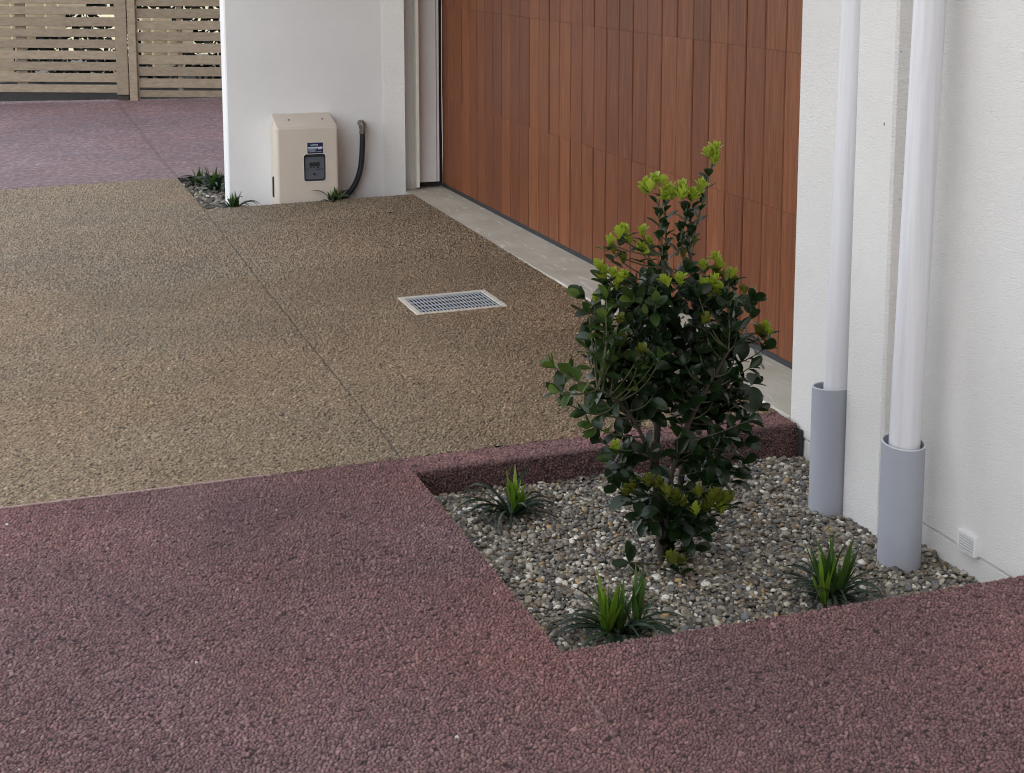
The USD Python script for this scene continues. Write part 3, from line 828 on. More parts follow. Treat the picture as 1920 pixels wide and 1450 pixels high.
# the fence stands a little askew: its right end is nearer
ang = math.atan2(on_ground(417, 188.5)[1] - on_ground(10, 184)[1], on_ground(417, 188.5)[0] - on_ground(10, 184)[0])
ang = max(min(ang, 0.0), math.radians(-22))
fd = np.array([math.cos(ang), math.sin(ang)])
fn = np.array([-fd[1], fd[0]])
pp = post_p[:2]


def on_fence(u, v, off=0.0):
    """Distance along the fence and height where the fence's plane, moved back by off, is seen."""
    r = ray(u, v)
    n3 = np.array([fn[0], fn[1], 0.0])
    p0 = np.array([pp[0] + fn[0] * off, pp[1] + fn[1] * off, 0])
    P = EYE + r * (np.dot(p0 - EYE, n3) / np.dot(r, n3))
    return float(np.dot(P[:2] - pp, fd)), float(P[2])


def slat_box(s0, s1, z0, z1, o0, o1, c=0.004):
    m = bbox(s0, s1, o0, o1, z0, z1, c)
    v = m.vertices
    m.vertices = np.c_[v[:, 0] * fd[0] + v[:, 1] * fn[0], v[:, 0] * fd[1] + v[:, 1] * fn[1], v[:, 2]]
    return m


zg = float(post_p[2])
gate = thing("timber_gate", "pale timber gate of horizontal slats left of the post, at the end of the drive", "gate", (pp[0], pp[1], 0))
fence = thing("timber_fence", "pale timber slat fence between its post and the white wing wall", "fence", (pp[0], pp[1], 0))
s_st0, s_st1 = on_fence(217, 100, 0.03)[0], on_fence(237, 100, 0.03)[0]
gl = [173.5, 156.5, 135, 114, 93, 72, 52, 30, 10]        # lower edges of the gaps, left panel
for k, (vb) in enumerate(gl):
    zb = on_fence(120, vb - (0 if k == 0 else 2.5), 0.06)[1]
    ztp = on_fence(120, (gl[k + 1] if k + 1 < len(gl) else gl[k] - 21.5) + 2.3, 0.06)[1]
    obj("slat", slat_box(-2.4, s_st0 + 0.06, zb, ztp, 0.05, 0.072), M_fence, gate)
zt = on_fence(120, gl[-1] - 2.6, 0.06)[1]
pitch = 0.118
for k in range(4):
    zt2 = zt + 0.003
    obj("slat", slat_box(-2.4, s_st0 + 0.06, zt + k * pitch + 0.105, zt + k * pitch + 0.105 + 0.09, 0.05, 0.072), M_fence, gate)
obj("stile", slat_box(s_st0, s_st1 + 0.012, on_fence(225, 178, 0.03)[1], 1.9, 0.024, 0.049), M_fence, gate)
obj("stile", slat_box(-1.28, -1.17, zg + 0.08, 1.9, 0.0725, 0.11), M_fence, gate)
obj("foot_block", slat_box(s_st0 + 0.0, s_st1, zg - 0.02, on_fence(225, 178.5, 0.03)[1], 0.05, 0.11), M_bark, gate)
s_p0, s_p1 = on_fence(238.5, 60)[0], on_fence(250, 60)[0]
obj("post", slat_box(s_p0 + 0.003, s_p0 + 0.088, zg - 0.05, 2.0, 0.0, 0.095), M_fence, fence)
gr_ = [182.5, 167.5, 145.5, 123.5, 101.5, 79.5, 58.5, 37, 14.5]
for k, vb in enumerate(gr_):
    zb = on_fence(330, vb - (0 if k == 0 else 2.5), 0.05)[1]
    ztp = on_fence(330, (gr_[k + 1] if k + 1 < len(gr_) else vb - 22) + 2.2, 0.05)[1]
    obj("slat", slat_box(s_p0 + 0.09, 2.3, zb, ztp, 0.035, 0.057), M_fence, fence)
zt = on_fence(330, gr_[-1] - 22, 0.05)[1]
for k in range(4):
    obj("slat", slat_box(s_p0 + 0.09, 2.3, zt + 0.026 + k * pitch, zt + k * pitch + 0.116, 0.035, 0.057), M_fence, fence)
obj("rail", slat_box(s_p0 + 0.52, s_p0 + 0.57, zg + 0.03, 1.9, 0.0575, 0.10), M_fence, fence)

# dark earth and a hedge behind the fence
obj("garden_soil", box(-8, 9, float(pp[1]) - 0.6, float(pp[1]) + 9, -0.5, float(post_p[2]) - 0.10), plain("dark_mulch", (0.011, 0.009, 0.007), 0.95, var=0.4, scale=25, bump=0.02, bscale=30), kind="structure", label="dark garden soil beyond the timber fence")
# what shows through the gaps: sunlit pale boards, and dark shrubs behind
def pale_screen(name, spans, dist, label):
    """Upright cream boards, each given by its picture span and the heights between which the light reaches it unhidden by shrubs."""
    t = None
    for (u0, u1, v0, v1) in spans:
        a, zb = on_fence(u0, v1, dist)
        b, ztop = on_fence(u1, v0, dist)
        if t is None:
            o = np.array([pp[0] + fd[0] * a + fn[0] * dist, pp[1] + fd[1] * a + fn[1] * dist, 0])
            t = thing(name, label, "screen", o)
        m = slat_box(a, b, zb, ztop, dist, dist + 0.03, 0.004)
        m.apply_translation((pp[0], pp[1], 0))
        mc = m.vertices.mean(0)
        m.apply_transform(trimesh.transformations.rotation_matrix(math.radians(48), (0, 0, 1), mc))
        m.vertices[:, :2] = mc[:2] + (m.vertices[:, :2] - mc[:2]) * 1.45
        obj("board", m, M_cream, t, origin=o)


pale_screen("garden_screen", [(-60, -28, -60, 150), (-26, 7, -60, 150), (28, 53, -60, 88), (55, 86, -60, 62), (90, 112, -60, 58), (114, 150, -60, 20)], 2.6, "sunlit cream board screen glimpsed through the gate slats")
pale_screen("garden_screen", [(270, 290, 34, 112), (291, 316, 34, 128), (318, 336, 46, 106), (338, 357, 48, 84)], 2.5, "sunlit cream board screen glimpsed through the fence slats right of the post")


# ------------------------------------------------------------------ leaves
def leaf(L, W, fold=0.35, curl=0.25, n=6, tip=1.55):
    """Spoon-shaped leaf from the origin along +x, upper side +z."""
    t = np.array([0, 0.14, 0.34, 0.56, 0.76, 0.91, 0.98, 1.0])
    n = len(t)
    tt = t ** 1.22
    w = W / 2 * (1 - np.abs(2 * tt - 1) ** 2.1) ** 0.62
    w[0] = W * 0.03
    w[1] *= 0.8
    w[-1] = W * 0.03
    x = L * t
    z = -curl * L * t ** 2
    V, Fc = [], []
    for k in range(n):
        V += [(x[k], -w[k], z[k] + w[k] * fold), (x[k], 0, z[k]), (x[k], w[k], z[k] + w[k] * fold)]
    for k in range(n - 1):
        a = 3 * k
        Fc += [(a, a + 3, a + 4), (a, a + 4, a + 1), (a + 1, a + 4, a + 5), (a + 1, a + 5, a + 2)]
    return np.array(V), np.array(Fc)


def frame(d, upv):
    x = unit(d)
    y = np.cross(upv, x)
    y = unit(y) if np.linalg.norm(y) > 1e-3 else unit(np.cross([1, 0.1, 0], x))
    return np.stack([x, y, np.cross(x, y)], 1)


def place(vf, pos, d, upv):
    v, f = vf
    return v @ frame(d, upv).T + pos, f


def merge(parts):
    V, Fc, n = [], [], 0
    for v, f in parts:
        V.append(v); Fc.append(f + n); n += len(v)
    return trimesh.Trimesh(np.concatenate(V), np.concatenate(Fc), process=False)


# dark hedge that closes the view beyond the fence
rh = np.random.default_rng(9)
hl = []
hz0 = float(post_p[2])
for k in range(5200):
    sx, oz, dy = rh.uniform(-3.2, 3.6), hz0 + rh.uniform(-0.05, 2.0), rh.uniform(3.4, 4.2)
    pos = np.array([pp[0] + fd[0] * sx + fn[0] * dy, pp[1] + fd[1] * sx + fn[1] * dy, oz])
    hl.append(place(leaf(0.13, 0.075, 0.3, 0.2), pos, rh.normal(0, 1, 3), rh.normal(0, 0.6, 3) + [0, -0.6, 0.8]))
hedge = thing("hedge", "dark green hedge glimpsed through the gaps of the timber gate and fence", "hedge", (pp[0], pp[1] + 3.5, hz0))
obj("foliage", merge(hl), ML_hedge, hedge, smooth=True, origin=np.array([pp[0], pp[1] + 3.5, hz0]), kind="stuff")

# ------------------------------------------------------------------ the bush
rb = np.random.default_rng(41)
base = onz(1240, 1058, -0.12)
BYc = float(base[1]) + 0.02
bush = thing("bush", "young evergreen bush with glossy dark leaves and lime tips in the gravel", "bush", base)


def bp(u, v, off=0.0):
    """A point of the bush, off metres behind its stem."""
    return ony(u, v, BYc + off)


stems = [
    ([(1240, 1060, 0), (1236, 1000, 0.0), (1231, 930, 0.0), (1230, 850, 0.01), (1236, 760, 0.0), (1242, 660, -0.01), (1246, 560, 0.0), (1242, 480, 0.0)], 0.0125, 0.005),
    ([(1244, 1056, 0.02), (1262, 985, 0.03), (1276, 905, 0.03), (1286, 820, 0.04), (1296, 720, 0.03), (1302, 620, 0.02), (1298, 520, 0.01), (1292, 470, 0.0)], 0.011, 0.0045),
    ([(1238, 1050, 0.01), (1252, 960, -0.02), (1262, 880, -0.05), (1290, 800, -0.09), (1330, 720, -0.12), (1365, 660, -0.14)], 0.009, 0.0035),
    ([(1234, 900, 0.0), (1205, 820, -0.05), (1165, 760, -0.10), (1120, 730, -0.13)], 0.007, 0.003),
    ([(1232, 860, 0.0), (1222, 760, 0.07), (1190, 660, 0.13), (1165, 590, 0.14)], 0.007, 0.003),
    ([(1288, 800, 0.04), (1320, 700, 0.12), (1345, 610, 0.15), (1360, 560, 0.13)], 0.007, 0.003),
]
stem_paths = []
for pts, r0, r1 in stems:
    P = spline([bp(*p) for p in pts], 26)
    stem_paths.append(P)
    obj("stem", tube(P, np.linspace(r0, r1, 26) * (1 + 0.12 * rb.standard_normal(26) * 0.5), 9), M_bark, bush, smooth=True, origin=base)
allstem = np.concatenate(stem_paths)

twig_m, leaves, newl, olive, midl = [], [], [], [], []


def nearest_stem(p):
    """Where a twig to p leaves a stem: lower than its tip, and inside."""
    d = np.linalg.norm((allstem - p) * [1, 1, 0.75], axis=1) + 0.9 * np.clip(allstem[:, 2] - p[2] + 0.05, 0, 1)
    return allstem[np.argmin(d)]


def twig(tip, kind="dark", nleaf=7, L=0.055, span=0.13, start=None, thick=0.0022, rosette=3, tipdir=None):
    s = nearest_stem(tip) if start is None else start
    mid = (s + tip) / 2 + np.array([0, 0, -0.02 * np.linalg.norm(tip - s) / 0.2]) + rb.normal(0, 0.008, 3)
    P = spline([s, mid, tip], 12)
    twig_m.append(tube(P, np.linspace(thick * 1.25, thick * 0.7, 12), 6))
    seg = np.r_[0, np.cumsum(np.linalg.norm(np.diff(P, axis=0), axis=1))]
    tot = seg[-1]
    axis_end = unit(P[-1] - P[-3])
    if tipdir is not None:
        axis_end = unit(tipdir)
    phi = rb.uniform(0, 6.28)
    for k in range(nleaf):
        d = tot - span * (k + 0.3) / nleaf
        if d < 0.02 * tot:
            break
        p = np.array([np.interp(d, seg, P[:, j]) for j in range(3)])
        i = min(np.searchsorted(seg, d), 11)
        ax = unit(P[min(i, 11)] - P[max(i - 1, 0)])
        phi += 2.4
        side = unit(np.cross(ax, [0.3, 0.2, 1.0])); oth = np.cross(side, ax)
        rad = math.cos(phi) * side + math.sin(phi) * oth
        dirv = unit(rad * 0.9 + ax * rb.uniform(0.25, 0.7) + np.array([0, 0, rb.uniform(-0.05, 0.25)]))
        l = L * rb.uniform(0.72, 1.15)
        upv = unit(np.array([-0.25, -0.35, 1.0]) + rb.normal(0, 0.35, 3) + ax * 0.5)
        put(kind, place(leaf(l, l * rb.uniform(0.54, 0.68), rb.uniform(0.05, 0.6), rb.uniform(-0.15, 0.5)), p, dirv, upv))
    for k in range(rosette):
        phi += 2.1
        side = unit(np.cross(axis_end, [0.3, 0.2, 1.0])); oth = np.cross(side, axis_end)
        rad = math.cos(phi) * side + math.sin(phi) * oth
        dirv = unit(rad * rb.uniform(0.35, 0.8) + axis_end)
        l = L * rb.uniform(0.6, 0.95)
        put(kind, place(leaf(l, l * 0.56, 0.35, 0.1), P[-1], dirv, -rad + axis_end * 0.6))
    return P


def put(kind, m):
    (midl if kind == "mid" or (kind == "dark" and rb.random() < 0.14) else leaves).append(m)


def lime(p, n=9, size=0.03, d=(0, 0, 1), tone="new"):
    """A tuft of fresh little leaves."""
    d = unit(np.asarray(d, float) + rb.normal(0, 0.12, 3))
    out = []
    for k in range(n):
        phi = k * 2.399 + rb.uniform(-0.3, 0.3)
        side = unit(np.cross(d, [0.3, 0.9, 0.2])); oth = np.cross(side, d)
        rad = math.cos(phi) * side + math.sin(phi) * oth
        open_ = 0.25 + 0.75 * k / n
        l = 1.3 * size * rb.uniform(0.75, 1.1) * (0.75 + 0.35 * k / n)
        out.append(place(leaf(l, l * rb.uniform(0.5, 0.62), 0.45, -0.12 + 0.2 * open_), p - d * size * 0.55 * k / n, unit(d + rad * open_ * 1.1), -rad + d * 0.4))
    (newl if tone == "new" else olive).append(out)


# outline of the dense crown as seen, with how deep it is; tips of twigs are spread through that volume
crown = Polygon([(1108, 560), (1120, 520), (1150, 505), (1190, 500), (1230, 485), (1280, 480), (1310, 500), (1350, 525), (1395, 560), (1412, 610), (1400, 660), (1390, 700), (1410, 740), (1395, 790), (1330, 800), (1250, 800), (1180, 800), (1120, 780), (1100, 740), (1085, 700), (1105, 650), (1100, 610)])
n_ = 0
tips = []
while n_ < 200:
    u, v = rb.uniform(1080, 1415), rb.uniform(480, 805)
    if not crown.buffer(-20).contains(Point(u, v)):
        continue
    half = 0.19 * math.sqrt(max(0.05, 1 - ((v - 640) / 190.0) ** 2)) * (1 - 0.4 * abs(u - 1250) / 170)
    off = rb.uniform(-half, half)
    tips.append((u, v, off))
    n_ += 1
for (u, v, off) in tips:
    twig(bp(u, v, off), "dark", rb.integers(5, 9), 0.051 * rb.uniform(0.7, 1.15), 0.12)
# branches that stick out of the crown
for (u, v, off) in ((1042, 690, -0.10), (1050, 735, -0.12), (1075, 705, -0.08), (1068, 760, -0.06), (1100, 775, -0.1), (1112, 800, -0.05), (1125, 820, 0.0), (1110, 660, -0.02), (1098, 640, 0.05), (1095, 560, 0.05), (1105, 590, -0.05),
                    (1412, 560, 0.0), (1405, 600, -0.08), (1432, 655, -0.05), (1405, 690, -0.1), (1420, 770, -0.08), (1400, 745, 0.0), (1412, 720, 0.05), (1385, 800, -0.05), (1400, 790, -0.12), (1395, 830, 0.02), (1360, 820, -0.1), (1375, 590, -0.1)):
    twig(bp(u, v, off), "mid" if rb.random() < 0.2 else "dark", 6, 0.056, 0.13, rosette=4)
# loose leaves round the lower stems
for (u, v, off, kd) in ((1145, 862, -0.08, "dark"), (1165, 880, -0.06, "dark"), (1150, 905, -0.05, "dark"), (1180, 900, 0.0, "dark"), (1210, 850, -0.08, "dark"), (1270, 820, -0.1, "dark"), (1300, 850, -0.1, "dark"), (1315, 895, -0.06, "mid"),
                        (1330, 870, 0.0, "mid"), (1370, 860, -0.05, "mid"), (1395, 870, 0.03, "mid"), (1340, 840, -0.1, "dark"), (1355, 880, 0.0, "dark"), (1215, 930, -0.04, "dark"), (1190, 945, 0.02, "dark"), (1205, 965, 0.0, "dark"),
                        (1250, 960, -0.05, "dark"), (1262, 1010, -0.03, "dark"), (1290, 985, -0.03, "dark"), (1300, 1030, -0.02, "mid"), (1240, 1000, 0.03, "dark"), (1225, 985, 0.02, "dark"), (1320, 985, 0.0, "dark"), (1380, 890, 0.05, "dark"), (1330, 925, 0.03, "dark"), (1280, 1050, -0.05, "mid")):
    twig(bp(u, v, off), kd, rb.integers(3, 6), 0.062, 0.10, rosette=2, thick=0.0016)
for k in range(22):
    v = rb.uniform(810, 1010)
    w_ = 95 - 0.25 * max(0, v - 900)
    twig(bp(1258 + rb.uniform(-w_, w_), v, rb.uniform(-0.13, 0.08)), "dark", rb.integers(3, 7), 0.055 * rb.uniform(0.75, 1.15), 0.10, rosette=2, thick=0.0015)
# upright shoots above the crown, each with a lime head
for pts, head in (([(1242, 490, 0.0), (1238, 430, 0.0), (1232, 375, 0.0)], (1230, 352)), ([(1250, 490, 0.02), (1248, 420, 0.03), (1246, 370, 0.03)], (1250, 358)),
                  ([(1268, 480, 0.0), (1282, 420, -0.01), (1288, 385, -0.01)], (1288, 362)), ([(1290, 470, 0.0), (1293, 430, 0.0), (1300, 385, 0.0)], (1302, 368)),
                  ([(1292, 475, 0.0), (1312, 400, 0.01), (1325, 350, 0.02), (1334, 305, 0.02)], (1335, 292))):
    P = spline([bp(*p) for p in pts], 14)
    twig_m.append(tube(P, np.linspace(0.0036, 0.0022, 14), 7))
    for k, t in enumerate(np.linspace(0.05, 0.98, 13)):
        p = P[int(t * 13)]
        phi = k * 2.4 + head[0]
        dirv = unit([math.cos(phi) * 0.75, math.sin(phi) * 0.75, 0.75])
        l = 0.044 * rb.uniform(0.8, 1.1)
        put("mid" if k > 10 or rb.random() < 0.4 else "dark", place(leaf(l, l * 0.55, 0.35, 0.15), p, dirv, [-dirv[0], -dirv[1], 0.8]))
    c = bp(head[0], head[1], pts[-1][2])
    for k in range(5):
        lime(c + rb.normal(0, 0.013, 3) * [1.1, 1.1, 0.9], 9, 0.027, (rb.normal(0, 0.3), rb.normal(0, 0.3), 1))
for (u, v, off, sz, tone) in ((1142, 452, -0.02, 0.026, "new"), (1160, 440, -0.01, 0.028, "new"), (1172, 432, 0.0, 0.028, "new"), (1178, 452, 0.0, 0.026, "new"), (1150, 470, 0.0, 0.024, "olive"), (1203, 436, 0.01, 0.026, "new"), (1202, 468, 0.0, 0.028, "new"), (1218, 455, 0.02, 0.024, "new"), (1212, 470, 0.01, 0.022, "new"),
                              (1122, 500, -0.02, 0.026, "new"), (1132, 510, -0.02, 0.026, "new"), (1130, 522, -0.03, 0.026, "new"), (1148, 515, -0.05, 0.026, "new"), (1160, 525, -0.06, 0.026, "new"), (1172, 518, -0.05, 0.024, "new"), (1155, 538, -0.06, 0.022, "new"), (1168, 488, 0.0, 0.024, "olive"),
                              (1250, 530, -0.10, 0.03, "new"), (1275, 528, -0.10, 0.03, "new"), (1345, 485, 0.0, 0.03, "new"), (1348, 500, 0.0, 0.026, "new"), (1320, 505, 0.02, 0.03, "olive"), (1318, 500, -0.03, 0.026, "new"), (1340, 510, 0.0, 0.028, "olive"), (1370, 515, 0.02, 0.03, "new"), (1380, 528, 0.03, 0.026, "olive"), (1360, 520, 0.0, 0.028, "olive"), (1318, 540, -0.08, 0.034, "new"), (1335, 532, -0.08, 0.034, "new"), (1348, 548, -0.08, 0.032, "new"), (1328, 552, -0.09, 0.032, "olive"),
                              (1372, 578, -0.06, 0.03, "new"), (1380, 575, -0.05, 0.026, "olive"), (1420, 620, 0.0, 0.028, "olive"), (1435, 615, 0.0, 0.028, "new"), (1430, 632, 0.0, 0.026, "olive"), (1442, 626, 0.0, 0.024, "new"), (1300, 455, 0.02, 0.024, "olive"), (1280, 478, 0.0, 0.022, "olive"), (1115, 562, -0.03, 0.022, "new"),
                              (1157, 838, -0.06, 0.02, "new"), (1188, 915, -0.04, 0.024, "olive"), (1215, 905, -0.05, 0.024, "olive"), (1232, 908, -0.05, 0.024, "olive"), (1175, 925, -0.03, 0.02, "olive"), (1268, 938, -0.06, 0.032, "olive"), (1280, 945, -0.05, 0.026, "olive"), (1332, 940, -0.06, 0.032, "olive"), (1345, 935, -0.06, 0.03, "olive"), (1358, 940, -0.05, 0.028, "olive"), (1305, 958, -0.07, 0.024, "new"), (1325, 955, -0.06, 0.024, "olive"), (1262, 1050, -0.05, 0.028, "olive"), (1352, 955, -0.05, 0.028, "new"), (1368, 935, -0.04, 0.026, "olive"), (1250, 925, -0.06, 0.026, "olive"), (1310, 925, -0.06, 0.024, "olive"), (1320, 600, -0.13, 0.028, "olive"), (1200, 660, -0.15, 0.028, "olive"), (1160, 600, -0.13, 0.024, "olive"), (1395, 545, 0.0, 0.026, "olive"), (1275, 1055, -0.04, 0.024, "olive")):
    p = bp(u, v, off - (0.09 if v > 830 else 0.0))
    lime(p, 9 if v > 830 else 8, sz * (1.2 if v > 830 else 1.0), (rb.normal(0, 0.25), rb.normal(0, 0.25), 1), tone)
    s = nearest_stem(p)
    if v < 720:
        s = s if np.linalg.norm(s - p) < 0.2 else p + (s - p) * 0.2 / np.linalg.norm(s - p)
    twig_m.append(tube(spline([s, (s + p) / 2 + [0, 0, -0.012], p - [0, 0, 0.006]], 8), np.linspace(0.0022, 0.0017, 8), 6))
    for k in range(2):
        phi = rb.uniform(0, 6.28)
        dirv = unit([math.cos(phi) * 0.8, math.sin(phi) * 0.8, 0.45])
        l = 0.046 * rb.uniform(0.8, 1.1)
        put("mid" if rb.random() < 0.5 else "dark", place(leaf(l, l * 0.56, 0.3, 0.15), p - [0, 0, rb.uniform(0.02, 0.04)], dirv, [-dirv[0], -dirv[1], 0.9]))
# sucker lying on the gravel to the left of the stems
sp = spline([bp(1262, 1063, -0.03), bp(1225, 1058, -0.05), bp(1180, 1055, -0.06)], 10)
twig_m.append(tube(sp, 0.0025, 6))
for (d_, l) in (((-0.05, 0.1, 1), 0.062), ((0.28, 0.1, 0.8), 0.05), ((-1, -0.1, 0.1), 0.055), ((0.1, -0.75, -0.12), 0.05)):
    leaves.append(place(leaf(l, l * 0.46, 0.3, 0.05), sp[-1], d_, (0.2, -0.9, 0.5)))
for T_ in np.array_split(np.arange(len(twig_m)), 12):
    pass
for tw in twig_m:
    obj("twig", tw, M_twig, bush, smooth=True, origin=base)

# the leaves nearest the camera are parts of their own, the others one mass
allv = [(m, ML_dark) for m in leaves] + [(m, ML_mid) for m in midl]
dist = [np.linalg.norm(m[0].mean(0) - EYE) - 2.2 * abs(m[0].mean(0)[0] - base[0]) * 0.35 for m, _ in allv]
order = np.argsort(dist)
for i in order[:290]:
    m, ma = allv[i]
    obj("leaf", trimesh.Trimesh(*m, process=False), ma, bush, smooth=True, origin=base)
rest = [allv[i][0] for i in order[290:]]
obj("foliage", merge(rest), ML_darki, bush, smooth=True, origin=base, kind="stuff")
for t_ in newl:
    obj("lime_tuft", merge(t_), ML_new, bush, smooth=True, origin=base)
for t_ in olive:
    obj("olive_tuft", merge(t_), ML_olive, bush, smooth=True, origin=base)
bz = bp(1217, 968, -0.03)
obj("berry", trimesh.creation.icosphere(2, 0.0042).apply_translation(bz), plain("berry_red", (0.5, 0.02, 0.03), 0.3), bush, smooth=True, origin=base)
print("leaves", len(allv), "tufts", len(newl) + len(olive))


# ------------------------------------------------------------------ strap-leaved plants
def blade(az, el, L, W, droop, n=9, twist=0.0, start=0.0):
    p = np.array([math.cos(az) * start, math.sin(az) * start, 0.0])
    d = np.array([math.cos(az) * math.cos(el), math.sin(az) * math.cos(el), math.sin(el)])
    P = [p]
    e = el
    for k in range(n - 1):
        e -= droop / (n - 1) * (0.4 + 1.2 * k / n)
        d = np.array([math.cos(az) * math.cos(e), math.sin(az) * math.cos(e), math.sin(e)])
        p = p + d * L / (n - 1)
        P.append(p)
    P = np.array(P)
    P[:, 2] = np.maximum(P[:, 2], 0.006)
    t = np.linspace(0, 1, n)
    w = W / 2 * np.minimum(1, 0.55 + 1.6 * t) * np.clip((1 - t) * 2.6, 0.03, 1) ** 0.8
    side0 = np.array([-math.sin(az), math.cos(az), 0])
    V, Fc = [], []
    for k in range(n):
        tang = unit(P[min(k + 1, n - 1)] - P[max(k - 1, 0)])
        nn = np.cross(tang, side0)
        a = twist * t[k]
        side = side0 * math.cos(a) + nn * math.sin(a)
        up_ = -np.cross(tang, side)
        V += [P[k] - side * w[k] + up_ * w[k] * 0.35, P[k], P[k] + side * w[k] + up_ * w[k] * 0.35]
    for k in range(n - 1):
        a = 3 * k
        Fc += [(a, a + 4, a + 3), (a, a + 1, a + 4), (a + 1, a + 5, a + 4), (a + 1, a + 2, a + 5)]
    return trimesh.Trimesh(np.array(V), np.array(Fc), process=False)


def strap_plant(pos, label, n_out, n_in, out_len, in_len, seed, fans, w_in=0.0145, w_out=0.0105, lean=0.0, in_mat=None, floor=0.0):
    r = np.random.default_rng(seed)
    t = thing("strap_plant", label, "plant", pos)
    for k in range(n_out):
        az = 2 * math.pi * (k + r.uniform(-0.35, 0.35)) / n_out
        L = out_len * r.uniform(0.4, 1.15)
        az += 0.35 * math.sin(az * 2 + seed)
        obj("drooping_blade", blade(az, r.uniform(0.5, 1.35), L, w_out * r.uniform(0.6, 1.25), r.uniform(1.6, 2.7), twist=r.normal(0, 0.5), start=r.uniform(0, 0.02)), ML_strap, t, smooth=True)
    for (fx, fy, sc, m_) in fans:
        for k in range(n_in):
            az = r.uniform(0, 6.28) if n_in > 6 else 2 * math.pi * k / n_in + r.uniform(-0.5, 0.5)
            b = blade(az, r.uniform(1.22, 1.52), in_len * sc * r.uniform(0.6, 1.05), w_in * r.uniform(0.75, 1.15), r.uniform(0.05, 0.4), twist=r.normal(0, 0.5))
            b.apply_translation((fx, fy, 0))
            obj("upright_blade", b, m_, t, smooth=True)


GZ = -0.118
g1 = onz(958, 968, GZ); g2 = onz(1158, 1192, GZ); g3 = onz(1560, 1128, GZ)
strap_plant(g1, "strap-leaved plant nearest the back left corner of the gravel bed", 54, 9, 0.20, 0.165, 3, [(0.012, 0.0, 1.0, ML_strapn), (0.03, 0.01, 0.75, ML_strapn), (0.02, 0.02, 0.6, ML_strapm)])
strap_plant(g2, "strap-leaved plant with the brightest lime shoots, at the front corner of the gravel", 54, 9, 0.195, 0.18, 4, [(-0.03, 0.0, 1.0, ML_strapn), (0.01, 0.01, 0.85, ML_strapm), (0.05, 0.0, 0.95, ML_strapm), (-0.01, 0.02, 0.8, ML_strapm)], w_in=0.016)
strap_plant(g3, "strap-leaved plant in front of the nearest grey downpipe sleeve", 60, 9, 0.20, 0.175, 5, [(-0.035, -0.02, 0.8, ML_strapn), (-0.01, 0.02, 1.05, ML_strapm), (0.03, 0.02, 1.0, ML_strapm), (0.01, -0.01, 0.75, ML_strapm)], w_in=0.016)
for q, lbl, n, l, sd in (((438, 386), "small strap-leaved plant at the foot of the wing wall's end", 26, 0.19, 11), ((401, 360), "dark strap-leaved plant behind the end of the wing wall", 34, 0.26, 12), ((368, 352), "sparse strap-leaved plant beside the rear paving joint", 22, 0.22, 14), ((624, 368), "small strap-leaved plant in front of the beige cabinet", 18, 0.17, 13)):
    p = onz(q[0], q[1], -0.10)
    if sd == 13:
        p = np.array([ony(624, 360, YB + 0.022)[0], YB + 0.022, -0.035])
    if sd == 11:
        p = np.array([ony(436, 360, YB + 0.09)[0], YB + 0.09, -0.06])
    strap_plant(p, lbl, n, 5, l, l * 0.95, sd, [(0, 0, 0.8, ML_strapm), (0.03, 0.0, 0.7, ML_strapm)], w_in=0.022, w_out=0.024)

# ------------------------------------------------------------------ gravel
PEB = [(0.20, 0.183, 0.155), (0.125, 0.115, 0.102), (0.30, 0.275, 0.23), (0.078, 0.074, 0.070), (0.40, 0.365, 0.30), (0.235, 0.185, 0.128), (0.15, 0.115, 0.085), (0.78, 0.76, 0.70), (0.55, 0.515, 0.43), (0.165, 0.172, 0.18), (0.44, 0.30, 0.15)]
WPEB = np.array([18, 16, 15, 11, 10, 10, 9, 4.5, 7, 7, 1.2]); WPEB = WPEB / WPEB.sum()


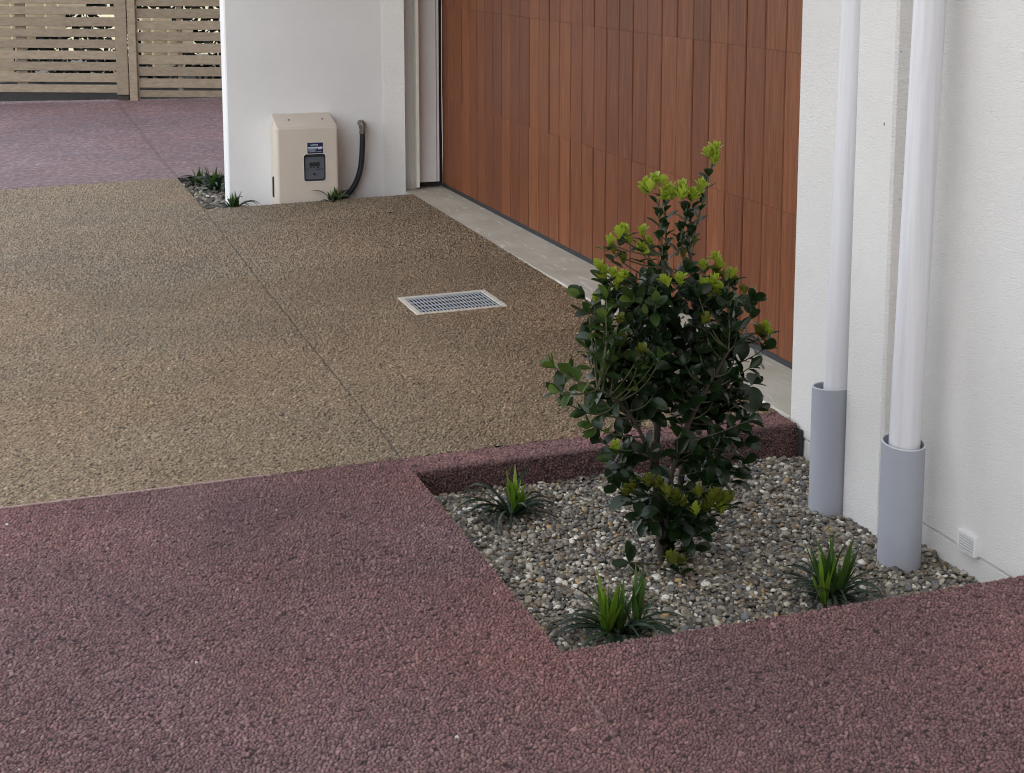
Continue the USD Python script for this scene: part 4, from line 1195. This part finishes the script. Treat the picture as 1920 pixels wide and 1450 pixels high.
def gravel_bed(label, poly, z, pitch, seed, size, avoid=()):
    r = np.random.default_rng(seed)
    pi_ = UsdGeom.PointInstancer.Define(stage, numbered("/World", "gravel"))
    tag(pi_.GetPrim(), label, "gravel", kind="stuff")
    protos = []
    base_p = pi_.GetPath().pathString + "/pebbles"
    UsdGeom.Scope.Define(stage, base_p)
    for c in range(len(PEB)):
        m_ = plain(f"pebble_{seed}_{c}", tuple(np.array(PEB[c]) * (0.90, 0.88, 0.85)), 0.55, var=0.3, scale=160)
        for k in range(2):
            s = trimesh.creation.icosphere(subdivisions=1 if size < 0.02 else 2)
            v = s.vertices * (1 + 0.32 * (meshkit.noise(s.vertices * 1.3 + 7 * c + 3 * k + seed, c) - 0.5)[:, None])
            v *= np.array([1.0, r.uniform(0.62, 0.9), r.uniform(0.42, 0.68)])
            g = usdkit.mesh(stage, f"{base_p}/pebble_{c * 2 + k:03d}", trimesh.Trimesh(v, s.faces, process=False), m_, smooth=True)
            protos.append(g.GetPath())
    pi_.CreatePrototypesRel().SetTargets(protos)
    x0, y0, x1, y1 = poly.bounds
    pos, sc, ori, idx = [], [], [], []
    for layer, (pt, dz) in enumerate(((pitch, -0.008), (pitch * 1.12, 0.0))):
        gx, gy = np.meshgrid(np.arange(x0, x1, pt), np.arange(y0, y1, pt))
        P = np.c_[gx.ravel(), gy.ravel()] + r.uniform(-0.5, 0.5, (gx.size, 2)) * pt
        ok = (P[:, 0] > x0 + 0.006) & (P[:, 0] < x1 - 0.006) & (P[:, 1] > y0 + 0.006) & (P[:, 1] < y1 - 0.006)
        P = P[ok]
        zz = z(P[:, 0], P[:, 1]) + dz + r.normal(0, 0.0042, len(P))
        pos.append(np.c_[P, zz])
    pos = np.concatenate(pos)
    n = len(pos)
    s = size / 2 * np.exp(r.normal(0, 0.30, n))
    s = np.clip(s, size * 0.28, size * 1.1)
    for k in range(n):
        q = trimesh.transformations.quaternion_from_euler(r.normal(0, 0.35), r.normal(0, 0.35), r.uniform(0, 6.28))
        ori.append(Gf.Quath(float(q[0]), float(q[1]), float(q[2]), float(q[3])))
    ci = r.choice(len(PEB), n, p=WPEB)
    pi_.CreatePositionsAttr(Vt.Vec3fArray.FromNumpy(pos.astype(np.float32)))
    pi_.CreateScalesAttr(Vt.Vec3fArray.FromNumpy(np.repeat(s[:, None], 3, 1).astype(np.float32)))
    pi_.CreateOrientationsAttr(Vt.QuathArray(ori))
    pi_.CreateProtoIndicesAttr(Vt.IntArray.FromNumpy((ci * 2 + r.integers(0, 2, n)).astype(np.int32)))
    print("pebbles", n)


def gz_front(x, y):
    P = np.c_[x, y, np.zeros(len(x))]
    return -0.125 - 0.006 * np.clip((4.35 - y) / 0.8, 0, 1) + 0.020 * (meshkit.fbm(P * 4.5, 3, 3) - 0.5) + 0.012 * np.exp(-((x - 1.75) ** 2 + (y - 4.0) ** 2) / 0.15)


from shapely.geometry import box as sbox
gravel_bed("grey and tan river pebbles filling the planting bed", sbox(BX0, BY0, 2.575, BY1 + 0.01), gz_front, 0.0102, 31, 0.0148)
gravel_bed("pale pebbles in the narrow bed by the wing wall", sbox(JX + 0.0, YB, 2.60, YR - 0.01), lambda x, y: -0.086 + 0 * x, 0.040, 32, 0.030)
# dead leaf on the drive and twigs in the gravel
dl = on_ground(728, 402)
obj("dead_leaf", trimesh.Trimesh(*place(leaf(0.03, 0.022, 0.5, -0.1), dl + [0, 0, 0.003], (1, 0.2, 0.1), (0, 0, 1)), process=False), plain("dead_leaf_brown", (0.035, 0.025, 0.018), 0.8), label="tiny dark dead leaf lying on the beige drive near the wing wall", cat="leaf")
